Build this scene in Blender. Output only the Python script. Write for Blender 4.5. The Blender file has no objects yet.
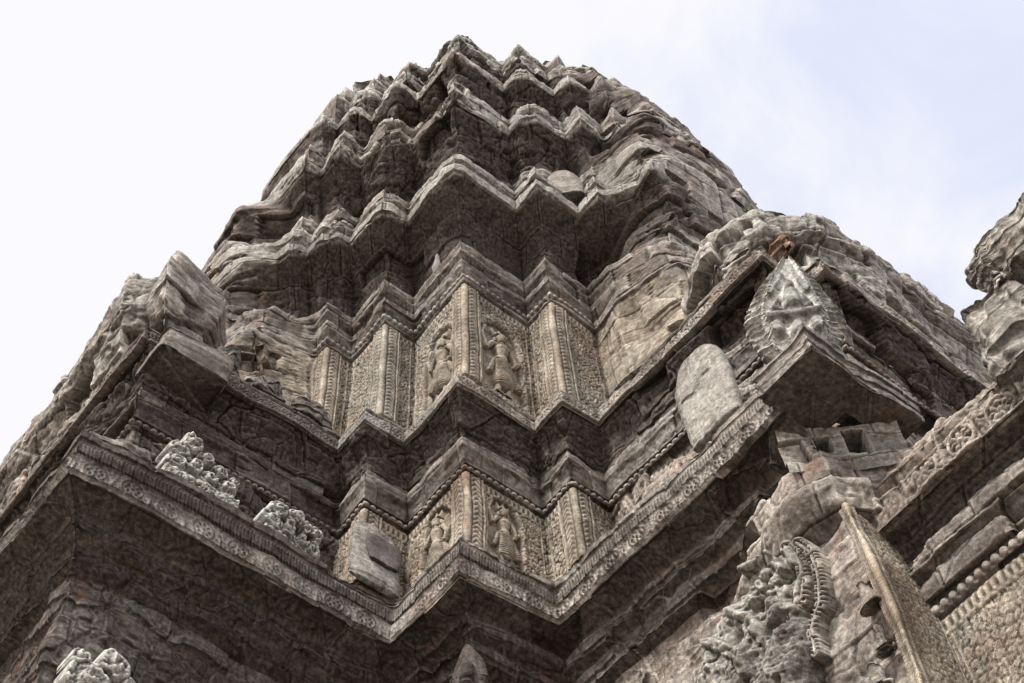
import bpy, math, random
import numpy as np
f32 = np.float32
col = bpy.context.scene.collection
ZG = 1.6                       # eye height: everything below is measured from the lens, then lifted by this

# ------------------------------------------------------------------ camera frame (solved from the photo's vanishing points)
R = np.array([[0.78656638, -0.61618328, -0.04039181],
              [0.51424413, 0.68984328, -0.5095775],
              [0.34185715, 0.38004528, 0.85947616]])
F = 1395.0
def U(x, y, z):                # where the sight line of a photo point meets the level z
    d = R.T @ np.array([x - 512, y - 341.5, F]); return d * z / d[2]

# ------------------------------------------------------------------ noise
def _h(ix, iy, iz, s):
    n = (ix.astype(np.uint32) * np.uint32(374761393) + iy.astype(np.uint32) * np.uint32(668265263)
         + iz.astype(np.uint32) * np.uint32(2147483647 - 5) + np.uint32((s * 1274126177) & 0xffffffff))
    n = (n ^ (n >> np.uint32(13))) * np.uint32(1274126177)
    n = (n ^ (n >> np.uint32(16))) * np.uint32(2246822519)
    n = n ^ (n >> np.uint32(15))
    return (n & np.uint32(0xffffff)).astype(f32) / f32(0x7fffff) - f32(1)
def vn(p, s=0):
    p = np.asarray(p, dtype=f32) + f32(1000.37 + s * 7.13)
    i = np.floor(p).astype(np.int64); w = p - i; w = w * w * w * (w * (w * 6 - 15) + 10)
    x, y, z = i[..., 0], i[..., 1], i[..., 2]
    def L(a, b, t): return a + (b - a) * t
    c = [[[_h(x + a, y + b, z + d, s) for d in (0, 1)] for b in (0, 1)] for a in (0, 1)]
    wx, wy, wz = w[..., 0], w[..., 1], w[..., 2]
    return L(L(L(c[0][0][0], c[0][0][1], wz), L(c[0][1][0], c[0][1][1], wz), wy),
             L(L(c[1][0][0], c[1][0][1], wz), L(c[1][1][0], c[1][1][1], wz), wy), wx)
def fbm(p, o=4, g=.5, s=0):
    r = 0; a = 1.0; t = 0
    for k in range(o):
        r = r + a * vn(p * (2.03 ** k), s + k * 11); t += a; a *= g
    return r / t
def ridged(p, o=3, s=0):
    r = 0; a = 1.0; t = 0
    for k in range(o):
        r = r + a * (1 - 2 * np.abs(vn(p * (2.1 ** k), s + k * 7))); t += a; a *= .5
    return r / t
def vec(p, s=0): return np.stack([vn(p, s + 1), vn(p, s + 2), vn(p, s + 3)], -1)
def sm(a, b, x):
    t = np.clip((x - a) / (b - a), 0, 1); return t * t * (3 - 2 * t)
def worley(u, v, cell, s=0):
    x = (u / cell).astype(f32); y = (v / cell).astype(f32)
    ix = np.floor(x).astype(np.int64); iy = np.floor(y).astype(np.int64)
    d1 = np.full(x.shape, 9., f32); d2 = d1.copy(); cid = np.zeros(x.shape, f32)
    for a in (-1, 0, 1):
        for b in (-1, 0, 1):
            jx = ix + a; jy = iy + b
            px = jx + .5 + .42 * _h(jx + 9999, jy + 9999, jx * 0 + 3, s); py = jy + .5 + .42 * _h(jx + 9999, jy + 9999, jx * 0 + 8, s + 1)
            d = np.hypot(x - px, y - py)
            c = _h(jx + 9999, jy + 9999, jx * 0 + 5, s + 2)
            cl = d < d1
            d2 = np.where(cl, d1, np.minimum(d2, d)); cid = np.where(cl, c, cid); d1 = np.where(cl, d, d1)
    return d1, d2, cid

def facets(p, cell, s=0):
    """broken rock: every cell is a plane of its own tilt; returns height and distance to the crack"""
    q = (p / np.array(cell)).astype(f32) + f32(500); i0 = np.floor(q).astype(np.int64)
    d1 = np.full(q.shape[:-1], 9., f32); d2 = d1.copy(); h = np.zeros(q.shape[:-1], f32)
    for a in (-1, 0, 1):
        for b in (-1, 0, 1):
            for c in (-1, 0, 1):
                x, y, z = i0[..., 0] + a, i0[..., 1] + b, i0[..., 2] + c
                h1 = _h(x, y, z, s); h2 = _h(x, y, z, s + 1); h3 = _h(x, y, z, s + 2)
                dx = q[..., 0] - x - .5 - .4 * h1; dy = q[..., 1] - y - .5 - .4 * h2; dz = q[..., 2] - z - .5 - .4 * h3
                d = dx * dx + dy * dy + dz * dz; cl = d < d1
                d2 = np.where(cl, d1, np.minimum(d2, d))
                hh = .55 * h1 + 1.1 * (h2 * dx + h3 * dy - h1 * dz)
                h = np.where(cl, hh, h); d1 = np.where(cl, d, d1)
    return h, np.sqrt(d2) - np.sqrt(d1)
AX, AY = 11.6, 13.6            # tower axis

def warp(p):                   # the same wander for every stone, so that neighbours stay together
    return p + .05 * vec(p / 2.3, 20) + .022 * vec(p / .75, 40)

def erode(p, n, e, extra=None):
    """p, n (..,3); e (..) erosion strength"""
    q = warp(p)
    e = np.asarray(e, dtype=f32)
    m = vn(p / 1.15, 60) * .6 + vn(p / .45, 61) * .4
    chip = sm(.02, .45, m)
    strat = fbm((p + .12 * vec(p, 75)) * np.array([1.8, 1.8, 2.3]), 3, .55, 70)
    pw = p + .05 * vec(p * 1.1, 77)
    row = np.floor(pw[..., 2] / .43); ca_ = (pw[..., 0] - pw[..., 1]) / .92 + .5 * (row % 2) + .2 * _h(row.astype(np.int64), row.astype(np.int64) * 0 + 5, row.astype(np.int64) * 0, 7)
    ci = np.floor(ca_); hb = _h(row.astype(np.int64) + 500, ci.astype(np.int64) + 500, ci.astype(np.int64) * 0 + 2, 9); hk = _h(row.astype(np.int64) + 500, ci.astype(np.int64) + 500, ci.astype(np.int64) * 0 + 4, 19)
    fz = pw[..., 2] / .43 - row; fc = ca_ - ci
    dj = np.minimum(np.minimum(fz, 1 - fz) * .43, np.minimum(fc, 1 - fc) * .92)
    jt = (1 - sm(.004, .022, dj)) * sm(-.25, .3, vn(p / 1.7, 65))
    eb = np.clip(e - .3, 0, 1.0); eg = 1 + 1.6 * np.clip(e - 1.2, 0, 1.5)
    blkd = eb * (.020 * hb * eg - .026 * jt - .125 * eg * sm(.45, .50, hk) * sm(-.2, .2, vn(p / 2.1, 66)))
    erode.hb = hb * .7 + .5 * hk
    rg = ridged(p * np.array([1.8, 1.8, 2.0]), 3, 80)
    fine = fbm(p * 9.0, 3, .6, 90)
    es = np.minimum(e, 1.15)
    h = blkd + es * (.024 * strat - .055 * chip * (.6 + .4 * rg) - .024 * sm(.1, .8, rg)) + .009 * np.sqrt(e) * fine
    big = np.clip(e - 1.2, 0, 4)
    if float(np.max(big)) > 0:
        lump = fbm(p * .8, 3, .55, 110)
        pj = p + .10 * vec(p * 1.7, 130) + .035 * vec(p * 6, 133)
        f1, c1 = facets(pj, (1.1, 1.1, .8), 7); f2, c2 = facets(pj, (.42, .42, .34), 17)
        mk = sm(-.2, .5, vn(p / 1.3, 139))
        h = h + big * (.13 * lump + .060 * f1 - .022 * (1 - sm(0, .05, c1)) + mk * (.030 * f2 - .008 * (1 - sm(0, .10, c2))) + .030 * fbm(p * 3.1, 5, .68, 140) - .030 * sm(.25, .6, vn(p * 5.2, 151)))
    if extra is not None: h = h + extra
    return q + n * h[..., None], h

# ------------------------------------------------------------------ mesh building
def link(o, parent=None):
    col.objects.link(o)
    if parent is not None:
        o.parent = parent
        w = parent.matrix_world if parent.parent is None else None
    return o
def grid_mesh(name, P, att, mat, parent=None, wrap=False, mask=None, uv=None):
    """P (rows, cols, 3)"""
    r, c = P.shape[:2]
    idx = np.arange(r * c).reshape(r, c)
    if wrap: idx = np.concatenate([idx, idx[:, :1]], 1)
    q = np.stack([idx[:-1, :-1], idx[:-1, 1:], idx[1:, 1:], idx[1:, :-1]], -1)
    if mask is not None: q = q[mask]
    return poly_mesh(name, P.reshape(-1, 3), q.reshape(-1, 4), {k: np.broadcast_to(v, (r, c)).reshape(-1) for k, v in att.items()}, mat, parent)
def poly_mesh(name, V, Q, att, mat, parent=None):
    used = np.unique(Q); rm = np.zeros(len(V), np.int64); rm[used] = np.arange(len(used))
    V = V[used]; Q = rm[Q]; att = {k: np.asarray(v)[used] for k, v in att.items()}
    V = V + np.array([0, 0, ZG])
    if parent is not None:
        off = np.array(ORIG.get(parent.name, (0, 0, 0))); V = V - off
    me = bpy.data.meshes.new(name)
    me.vertices.add(len(V)); me.vertices.foreach_set('co', V.astype(f32).ravel())
    k = Q.shape[1]
    me.loops.add(Q.size); me.loops.foreach_set('vertex_index', Q.astype(np.int32).ravel())
    me.polygons.add(len(Q)); me.polygons.foreach_set('loop_start', np.arange(0, Q.size, k, dtype=np.int32))
    me.polygons.foreach_set('loop_total', np.full(len(Q), k, np.int32))
    me.polygons.foreach_set('use_smooth', np.ones(len(Q), bool))
    for kk, v in att.items():
        a = me.attributes.new(kk, 'FLOAT', 'POINT'); a.data.foreach_set('value', np.ascontiguousarray(v, dtype=f32))
    me.update(); me.validate()
    me.materials.append(mat)
    o = bpy.data.objects.new(name, me); col.objects.link(o)
    if parent is not None:
        o.parent = parent; ORIG[o.name] = ORIG.get(parent.name, (0, 0, 0))
    return o
ORIG = {}
def thing(name, label, cat, loc, group=None):
    o = bpy.data.objects.new(name, None); col.objects.link(o)
    L = (float(loc[0]), float(loc[1]), float(loc[2]) + ZG); o.location = L; ORIG[o.name] = L
    o.empty_display_size = .2
    o['label'] = label; o['category'] = cat
    if group: o['group'] = group
    o['kind'] = 'thing'
    return o
def tag(o, label, cat, group=None):
    o['label'] = label; o['category'] = cat
    if group: o['group'] = group
    return o
def normals(P, wrap=False):
    if wrap:
        du = np.roll(P, -1, 1) - np.roll(P, 1, 1)
    else: du = np.gradient(P, axis=1)
    dv = np.gradient(P, axis=0)
    n = np.cross(du, dv); n /= np.linalg.norm(n, axis=-1, keepdims=True) + 1e-9
    return n
def blur_n(n):
    m = n.copy()
    m[1:-1] = n[1:-1] * 2 + n[:-2] + n[2:]
    k = m.copy(); k[:, 1:-1] = m[:, 1:-1] * 2 + m[:, :-2] + m[:, 2:]
    return k / (np.linalg.norm(k, axis=-1, keepdims=True) + 1e-9)

class Sweep:
    """outline (a list of plan points, walked so that the outside is on the right) x profile [(offset, z, tag)]"""
    def __init__(s, pts, prof, du=.02, dv=.02, closed=False, coarse=()):
        pts = [np.array(p, float) for p in pts]; n = len(pts); s.pts = pts
        nb = n if closed else n - 1
        nrm = []
        for i in range(nb):
            d = pts[(i + 1) % n] - pts[i]; d /= np.linalg.norm(d); nrm.append(np.array([d[1], -d[0]]))
        mit = []
        for i in range(n):
            if closed: a, b = nrm[i - 1], nrm[i]
            else: a = nrm[max(i - 1, 0)]; b = nrm[min(i, nb - 1)]
            m = a + b; m = m / (m @ a) if abs(m @ a) > 1e-6 else a
            mit.append(m)
        base = []; mm = []; u = []; seg = []; sl = []; ll = []; ub = 0; s.segcols = []
        for i in range(nb):
            j = (i + 1) % n; L = np.linalg.norm(pts[j] - pts[i]); k = max(2, int(L / (.22 if i in coarse else du)))
            t = np.arange(k + (1 if (i == nb - 1 and not closed) else 0)) / k
            c0 = sum(len(x) for x in u)
            for arr, A, B in ((base, pts[i], pts[j]), (mm, mit[i], mit[j])):
                arr.append(A[None] * (1 - t)[:, None] + B[None] * t[:, None])
            u.append(ub + t * L); seg.append(np.full(len(t), i)); sl.append(t * L); ll.append(np.full(len(t), L)); ub += L
            s.segcols.append((c0, c0 + len(t)))
        s.base = np.concatenate(base); s.mm = np.concatenate(mm); s.u = np.concatenate(u); s.seg = np.concatenate(seg)
        s.sl = np.concatenate(sl); s.ll = np.concatenate(ll); s.closed = closed; s.nrm = nrm
        # convexity of each plan point
        s.conv = []
        for i in range(n):
            a = nrm[i - 1] if (closed or i > 0) else None; b = nrm[i % nb] if (closed or i < nb) else None
            s.conv.append(False if a is None or b is None else (a[0] * b[1] - a[1] * b[0]) > .1)
        s.L2 = [bool(s.conv[i]) for i in s.seg]; s.R2 = [bool(s.conv[(i + 1) % n]) for i in s.seg]
        # distance to a convex corner inside the segment
        s.dc = np.minimum(np.where(s.L2, s.sl, 99), np.where(s.R2, s.ll - s.sl, 99))
        o = []; z = []; v = []; tg = []; vb = 0; tv = []
        for i in range(len(prof) - 1):
            a, b = prof[i], prof[i + 1]; L = math.hypot(b[0] - a[0], b[1] - a[1]); k = max(1, int(round(L / dv)))
            t = np.arange(k + (1 if i == len(prof) - 2 else 0)) / k
            o.append(a[0] + (b[0] - a[0]) * t); z.append(a[1] + (b[1] - a[1]) * t); v.append(vb + t * L); vb += L
            tg += [a[2] if len(a) > 2 else ''] * len(t); tv.append(t * L)
        s.o = np.concatenate(o); s.z = np.concatenate(z); s.v = np.concatenate(v); s.tg = np.array(tg); s.tv = np.concatenate(tv)
        xy = s.base[None] + s.o[:, None, None] * s.mm[None]
        s.P = np.concatenate([xy, np.broadcast_to(s.z[:, None, None], xy.shape[:2] + (1,))], -1)
        s.N = normals(s.P, closed)
        fx = blur_n(s.N)
        out = np.array([x for x in nrm])[s.seg]
        if np.mean(np.sum(s.N[..., :2] * out[None], -1)) < 0: s.N = -s.N; fx = -fx
        s.N = fx; s.H = np.zeros(s.P.shape[:2]); s.att = {k: np.zeros(s.P.shape[:2], f32) for k in ('stain_shade', 'lich', 'carve', 'red')}
        s.e = np.ones(s.P.shape[:2], f32)
    def rows(s, *tags): return np.isin(s.tg, tags)
    def finish(s, post=None):
        if post is not None:
            N0 = s.N; s.P = post(s.P); N = normals(s.P, s.closed)
            if np.mean(np.sum(N * N0, -1)) < 0: N = -N
            for _ in range(3): N = blur_n(N)
            s.N = N
        s.Q, h = erode(s.P, s.N, s.e, s.H); s.att['tone'] = erode.hb
    def emit(s, name, mat, parent, r=None, c=None):
        nr, nc = s.P.shape[:2]
        r0, r1 = r if r else (0, nr); c0, c1 = c if c else (0, nc)
        r1 = min(r1 + 1, nr); wrap = s.closed and (c0, c1) == (0, nc)
        if c1 > nc: pass
        c1e = min(c1 + 1, nc)
        sl = (slice(r0, r1), slice(c0, c1e))
        if s.closed and c1 == nc and not wrap:
            idx = list(range(c0, nc)) + [0]
            return grid_mesh(name, s.Q[r0:r1][:, idx], {k: v[r0:r1][:, idx] for k, v in s.att.items()}, mat, parent)
        return grid_mesh(name, s.Q[sl], {k: v[sl] for k, v in s.att.items()}, mat, parent, wrap=wrap)
    def rr(s, *tags):
        w = np.where(s.rows(*tags))[0]; return (int(w[0]), int(w[-1]) + 1)

# ------------------------------------------------------------------ materials
def mat_stone(name, light, mid, dark, lichc=(.40, .40, .365), base_lich=0., base_stain_shade=0., bump=1., joints=True, redc=(.33, .155, .09), base_red=0., crust=1.):
    m = bpy.data.materials.new(name); m.use_nodes = True; nt = m.node_tree; N = nt.nodes; L = nt.links
    b = N['Principled BSDF']; b.inputs['Roughness'].default_value = .93; b.inputs['Specular IOR Level'].default_value = .15
    def nd(t, **k):
        x = N.new(t)
        for a, v in k.items(): setattr(x, a, v)
        return x
    def mth(op, a, bb=None, c=None, clamp=False):
        x = nd('ShaderNodeMath', operation=op, use_clamp=clamp)
        for i, v in enumerate((a, bb, c)):
            if v is None: continue
            if isinstance(v, (int, float)): x.inputs[i].default_value = v
            else: L.new(v, x.inputs[i])
        return x.outputs[0]
    def rng(v, a, bb, c=0., d=1.):
        x = nd('ShaderNodeMapRange', interpolation_type='SMOOTHSTEP'); L.new(v, x.inputs[0])
        for i, k in enumerate((a, bb, c, d)): x.inputs[i + 1].default_value = k
        return x.outputs[0]
    def mix(f, a, bb):
        x = nd('ShaderNodeMix', data_type='RGBA')
        if isinstance(f, float): x.inputs[0].default_value = f
        else: L.new(f, x.inputs[0])
        for i, v in ((6, a), (7, bb)):
            if isinstance(v, tuple): x.inputs[i].default_value = (*v, 1)
            else: L.new(v, x.inputs[i])
        return x.outputs[2]
    geo = nd('ShaderNodeNewGeometry'); tc = geo.outputs['Position']
    def mp(sx, sy, sz):
        x = nd('ShaderNodeVectorMath', operation='MULTIPLY'); L.new(tc, x.inputs[0]); x.inputs[1].default_value = (sx, sy, sz); return x.outputs[0]
    def noise(v, sc, det=6, rough=.6, dist=0.):
        x = nd('ShaderNodeTexNoise'); L.new(v, x.inputs['Vector']); x.inputs['Scale'].default_value = sc
        x.inputs['Detail'].default_value = det; x.inputs['Roughness'].default_value = rough; x.inputs['Distortion'].default_value = dist
        return x.outputs['Fac']
    def attr(n):
        x = nd('ShaderNodeAttribute', attribute_name=n); return x.outputs['Fac']
    st = attr('stain_shade'); li = attr('lich'); ca = attr('carve'); rd = attr('red')
    n1 = noise(tc, .55, 5, .6); n2 = noise(tc, 2.6, 9, .70, .05); n3 = noise(mp(1, 1, 1.7), 2.4, 8, .7); n4 = noise(tc, 14, 6, .7); n5 = noise(tc, 55, 3, .7)
    sep = nd('ShaderNodeSeparateXYZ'); L.new(geo.outputs['Normal'], sep.inputs[0]); nz = sep.outputs[2]
    c = mix(rng(n2, .36, .64), mid, light)
    c = mix(rng(n3, .50, .72, 0, .75), c, dark)
    c = mix(rng(n1, .52, .72, 0, .55), c, (mid[0] * 1.05, mid[1] * .90, mid[2] * .88))
    tn = attr('tone'); c = mix(rng(tn, .0, .9, 0, .75), c, (light[0] * 1.05, light[1] * 1.08, light[2] * 1.12)); c = mix(rng(tn, -.1, -.9, 0, .7), c, (dark[0] * 1.15, dark[1], dark[2] * .95))
    stk = mth('MULTIPLY', rng(noise(mp(1, 1, .10), 4.2, 6, .7, .2), .52, .66), rng(nz, .55, .0, 0, .55)); c = mix(stk, c, (dark[0] * .6, dark[1] * .6, dark[2] * .6))
    blot = rng(noise(tc, 1.15, 9, .72, .1), .46, .60)
    c = mix(mth('MULTIPLY', blot, .74 * (.4 + .6 * crust)), c, dark)
    pale = mth('MULTIPLY', rng(noise(mp(1, 1, .55), 1.7, 9, .75, .1), .52, .66), .55)
    c = mix(pale, c, (min(light[0] * 1.25, .62), min(light[1] * 1.27, .60), min(light[2] * 1.32, .57)))
    fld = mth('MULTIPLY', rng(noise(tc, .42, 4, .55, 0.), .50, .64), rng(noise(tc, 8, 8, .75, 0.), .38, .58)); c = mix(mth('MULTIPLY', fld, .5), c, (.36, .37, .345))
    # rust and pink patches
    rf = mth('MULTIPLY', rng(noise(tc, 1.3, 6, .65, .3), .55, .72), mth('ADD', mth('ADD', rd, base_red), .22), clamp=True)
    c = mix(rf, c, redc)
    # dark biofilm plus painted shade on undersides and where the stain map says
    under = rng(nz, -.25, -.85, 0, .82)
    sf = mth('ADD', mth('MULTIPLY', under, .95), mth('ADD', st, base_stain_shade))
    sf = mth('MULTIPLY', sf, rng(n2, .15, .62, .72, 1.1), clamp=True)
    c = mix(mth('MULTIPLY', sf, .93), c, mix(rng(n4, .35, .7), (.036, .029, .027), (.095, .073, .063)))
    # black crust on exposed upper faces, and pale lichen
    cr = mth('MULTIPLY', rng(noise(tc, 3.4, 8, .75, .05), .50, .64), rng(nz, -.3, .6, .25 * crust, .75 * crust))
    c = mix(cr, c, (.055, .050, .046))
    lf = mth('ADD', mth('ADD', li, base_lich), rng(nz, .15, .9, 0, .42))
    lf = mth('MULTIPLY', lf, rng(noise(tc, 5.5, 9, .75, .1), .40, .60), clamp=True)
    c = mix(lf, c, mix(rng(n4, .4, .66), (lichc[0] * .62, lichc[1] * .62, lichc[2] * .60), lichc))
    # pits, grain, lighter worn edges and darker crevices
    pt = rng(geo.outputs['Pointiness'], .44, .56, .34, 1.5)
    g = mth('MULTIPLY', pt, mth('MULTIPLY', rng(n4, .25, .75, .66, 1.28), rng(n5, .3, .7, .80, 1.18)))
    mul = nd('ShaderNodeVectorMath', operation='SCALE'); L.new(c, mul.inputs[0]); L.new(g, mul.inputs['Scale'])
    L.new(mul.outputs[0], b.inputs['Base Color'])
    # relief finer than the mesh
    h = mth('MULTIPLY', n4, .85)
    h = mth('ADD', h, mth('MULTIPLY', n5, .22)); h = mth('ADD', h, mth('MULTIPLY', n3, .3))
    vo = nd('ShaderNodeTexVoronoi', feature='DISTANCE_TO_EDGE'); vo.inputs['Scale'].default_value = 3.1
    wv = nd('ShaderNodeVectorMath', operation='ADD'); L.new(mp(1, 1, 2.4), wv.inputs[0])
    nc = nd('ShaderNodeTexNoise'); L.new(tc, nc.inputs['Vector']); nc.inputs['Scale'].default_value = 3; nc.inputs['Detail'].default_value = 4; L.new(nc.outputs['Color'], wv.inputs[1])
    L.new(wv.outputs[0], vo.inputs['Vector'])
    crk = mth('MULTIPLY', rng(vo.outputs[0], 0., .022, 1, 0), rng(n1, .40, .6)); h = mth('SUBTRACT', h, mth('MULTIPLY', crk, .16))
    fo = nd('ShaderNodeTexVoronoi', feature='SMOOTH_F1'); fo.inputs['Scale'].default_value = 17; L.new(tc, fo.inputs['Vector'])
    h = mth('ADD', h, mth('MULTIPLY', ca, mth('MULTIPLY', fo.outputs['Distance'], -1.6)))
    if joints:
        sx = nd('ShaderNodeSeparateXYZ'); L.new(tc, sx.inputs[0]); cb = nd('ShaderNodeCombineXYZ')
        L.new(mth('ADD', mth('SUBTRACT', sx.outputs[0], sx.outputs[1]), mth('MULTIPLY', n2, .12)), cb.inputs[0])
        L.new(mth('ADD', sx.outputs[2], mth('MULTIPLY', n2, .10)), cb.inputs[1])
        br = nd('ShaderNodeTexBrick'); L.new(cb.outputs[0], br.inputs['Vector']); br.inputs['Scale'].default_value = 1
        br.inputs['Mortar Size'].default_value = .011; br.inputs['Mortar Smooth'].default_value = .6
        br.inputs['Brick Width'].default_value = 1.07; br.inputs['Row Height'].default_value = .46
        h = mth('SUBTRACT', h, mth('MULTIPLY', mth('MULTIPLY', br.outputs['Fac'], rng(n1, .40, .66, 0, 1)), .25))
    bp = nd('ShaderNodeBump'); bp.inputs['Strength'].default_value = .85 * bump; bp.inputs['Distance'].default_value = .045; L.new(h, bp.inputs['Height'])
    L.new(bp.outputs[0], b.inputs['Normal'])
    return m
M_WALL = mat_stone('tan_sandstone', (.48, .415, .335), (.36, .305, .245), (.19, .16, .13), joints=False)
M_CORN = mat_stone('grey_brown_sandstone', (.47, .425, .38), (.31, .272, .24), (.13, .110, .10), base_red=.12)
M_DARK = mat_stone('stained_shaded_sandstone', (.34, .29, .26), (.22, .185, .168), (.10, .085, .08), base_stain_shade=.10, base_red=.2)  # stained stone, with the shade of soffits and left porch in its colour
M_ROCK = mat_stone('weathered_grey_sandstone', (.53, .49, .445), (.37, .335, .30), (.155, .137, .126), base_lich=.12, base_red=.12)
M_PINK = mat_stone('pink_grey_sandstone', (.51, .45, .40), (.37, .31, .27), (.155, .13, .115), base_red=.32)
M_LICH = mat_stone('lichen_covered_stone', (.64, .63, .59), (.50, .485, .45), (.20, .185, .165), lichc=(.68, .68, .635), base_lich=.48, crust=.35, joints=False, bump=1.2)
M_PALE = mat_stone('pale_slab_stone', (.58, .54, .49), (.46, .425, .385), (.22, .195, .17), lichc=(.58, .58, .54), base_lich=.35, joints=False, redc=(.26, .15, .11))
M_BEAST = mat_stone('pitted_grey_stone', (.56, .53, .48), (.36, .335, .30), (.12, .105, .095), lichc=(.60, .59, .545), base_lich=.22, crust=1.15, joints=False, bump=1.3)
M_HOLE = mat_stone('hole_black_stone', (.02, .018, .016), (.015, .013, .012), (.01, .009, .008), base_stain_shade=.6, joints=False)  # near-black tone for holes

# ------------------------------------------------------------------ carved patterns
def rosettes(u, v, hF, cell=.52, worn=None):
    x = (u % cell) - cell / 2; y = v - hF / 2; r = np.hypot(x, y); th = np.arctan2(y, x)
    R0 = hF * .44
    h = .030 * np.exp(-((r - R0) / .016) ** 2)
    h = h + .034 * np.exp(-((r - R0 * .56) / (R0 * .24)) ** 2) * (.45 + .55 * np.cos(8 * th)) + .035 * np.exp(-(r / (R0 * .2)) ** 2)
    d1, d2, c = worley(u, v, .055, 5)
    out = sm(R0 + .01, R0 + .03, r); h = h + out * .020 * (1 - np.clip(d1 * 1.3, 0, 1))
    arch = np.abs(np.abs(x) - cell / 2); h = h + .024 * np.exp(-(arch / .02) ** 2) * sm(.25 * hF, .8 * hF, v)
    h = h * sm(0, .03, v) * sm(0, .03, hF - v) + .030 * (1 - sm(.02, .032, v)) + .026 * (1 - sm(.018, .03, hF - v))
    if worn is not None: h = h * worn
    return h
def scroll(u, v, hF, worn=1.):
    a = .13; ph = u / a * math.pi
    y = v - hF / 2; w = np.abs(y - .25 * hF * np.sin(ph)); h = .028 * np.exp(-(w / .018) ** 2)
    x = (u % (2 * a)) - a; h = h + .026 * np.exp(-((np.hypot(np.abs(x) - a / 2, y - np.sign(x) * .05) - .035) / .014) ** 2)
    d1, d2, c = worley(u, v, .05, 9); h = h + .014 * (1 - np.clip(d1 * 1.4, 0, 1))
    return (h * sm(0, .03, v) * sm(0, .03, hF - v) + .028 * (1 - sm(.015, .03, v)) + .028 * (1 - sm(.015, .03, hF - v))) * worn
def beads(u, v, hF, cell=.12):
    x = ((u % cell) - cell / 2) / (cell * .47); y = (v - hF / 2) / (hF * .46)
    return .045 * np.sqrt(np.clip(1 - x * x - y * y, 0, 1))
def leaves(u, v, hF, cell=.16):
    x = np.abs((u % cell) / cell - .5) * 2; t = v / hF
    return .022 * sm(0, .35, 1 - x - .35 * t) * (.55 + .45 * np.cos(x * 9))
def foliage(u, v, s=0, cell=.105):
    g = np.stack([u, v, u * 0 + s], -1) * 7.0
    uu = u + .035 * vn(g, 3 + s); vv = v + .035 * vn(g, 4 + s)
    d1, d2, c = worley(uu, vv, cell, 2 + s)
    h = .5 * (1 - np.clip(d1 * 1.5, 0, 1)) + .3 * np.cos(d1 * 15) * (d1 < .6)
    e1, e2, c2 = worley(uu, vv, cell * .42, 7 + s)
    return h * .030 + .012 * (1 - np.clip(e1 * 1.4, 0, 1)) - .03 * (1 - sm(.0, .16, d2 - d1))

def ledge(s, tagF='frieze', hF=.34, style='r', dry=1.):
    """frieze, torus and beading of a long cornice"""
    U2 = np.broadcast_to(s.u[None], s.H.shape); TV = np.broadcast_to(s.tv[:, None], s.H.shape)
    r = s.rows(tagF)
    if r.any():
        w = sm(-.35, .1, vn(np.stack([U2[r] * 1.1, TV[r] * 2, U2[r] * 0], -1), 33) + .15)
        s.H[r] += (rosettes if style == 'r' else scroll)(U2[r], TV[r], hF, worn=.35 + .85 * w) * dry * 1.15
        s.e[r] *= .45
    r = s.rows('torus')
    if r.any(): s.H[r] += leaves(U2[r], TV[r], float(TV[r].max())) * .9; s.e[r] *= .6
    r = s.rows('bead')
    if r.any(): s.H[r] += beads(U2[r], TV[r], float(TV[r].max())); s.e[r] *= .25
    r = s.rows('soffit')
    if r.any(): s.att['stain_shade'][r] += .5  # stained soffits, their shade put into the colour too

def walls(s, tagW, pil=.30, zr=(0, 1), niches=(), soft=1.):
    """pilaster strips at every convex corner, foliage between; niches = [(segment, u centre from segment start, half width, z0, z1)]"""
    r = s.rows(tagW); SL = np.broadcast_to(s.sl[None], s.H.shape)[r]; DC = np.broadcast_to(s.dc[None], s.H.shape)[r]
    LL = np.broadcast_to(s.ll[None], s.H.shape)[r]; Z = np.broadcast_to(s.z[:, None], s.H.shape)[r]; UU = np.broadcast_to(s.u[None], s.H.shape)[r]
    z0, z1 = zr
    isp = DC < pil; far = np.minimum(SL, LL - SL)
    h = np.zeros(SL.shape)
    # pilaster: three fillets, a running chevron in the middle
    d = DC
    hp = .055 - .022 * np.exp(-((d - .055) / .012) ** 2) - .022 * np.exp(-((d - pil + .05) / .012) ** 2)
    mid = (d > .07) & (d < pil - .065)
    ch = np.abs(((Z * 9 + np.abs(d - pil / 2) * 9) % 1) - .5) * 2
    hp = hp + mid * (.018 * (ch - .5)) + .010 * np.cos(Z * 2 * math.pi / .045) * ((d < .045) | (d > pil - .04))
    hf = foliage(UU, Z, 1) * soft
    inner = np.where((DC > 50), np.abs(far - .12), np.minimum(np.abs(DC - pil - .05), np.abs(far - .08)))
    hf = hf * sm(.01, .03, inner) + .02 * (1 - sm(.008, .02, inner))
    h = np.where(isp, hp, hf - .01)
    top = (z1 - Z); bot = (Z - z0)
    band = (top < .22) & ~isp; h = np.where(band, .02 * np.cos(UU * 2 * math.pi / .09) * np.cos((top - .11) * 20) + .012, h)
    SG = np.broadcast_to(s.seg[None], s.H.shape)[r]
    for (sg, uc, hw, a, b) in niches:
        x = (SL - uc) / hw; yy = np.clip((Z - (a + (b - a) * .72)) / ((b - a) * .28), 0, 2)
        rr = np.sqrt(x * x + yy * yy); w = (SG == sg) & (Z > a)
        inn = (1 - sm(.86, 1.0, rr)); h = np.where(w & (rr < 1.25), h * (1 - inn) - .075 * inn + .016 * np.exp(-((rr - 1.08) / .06) ** 2), h)
    s.H[r] += h
    s.att['carve'][r] += .35 * (~isp)
    s.e[r] *= .38

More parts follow.
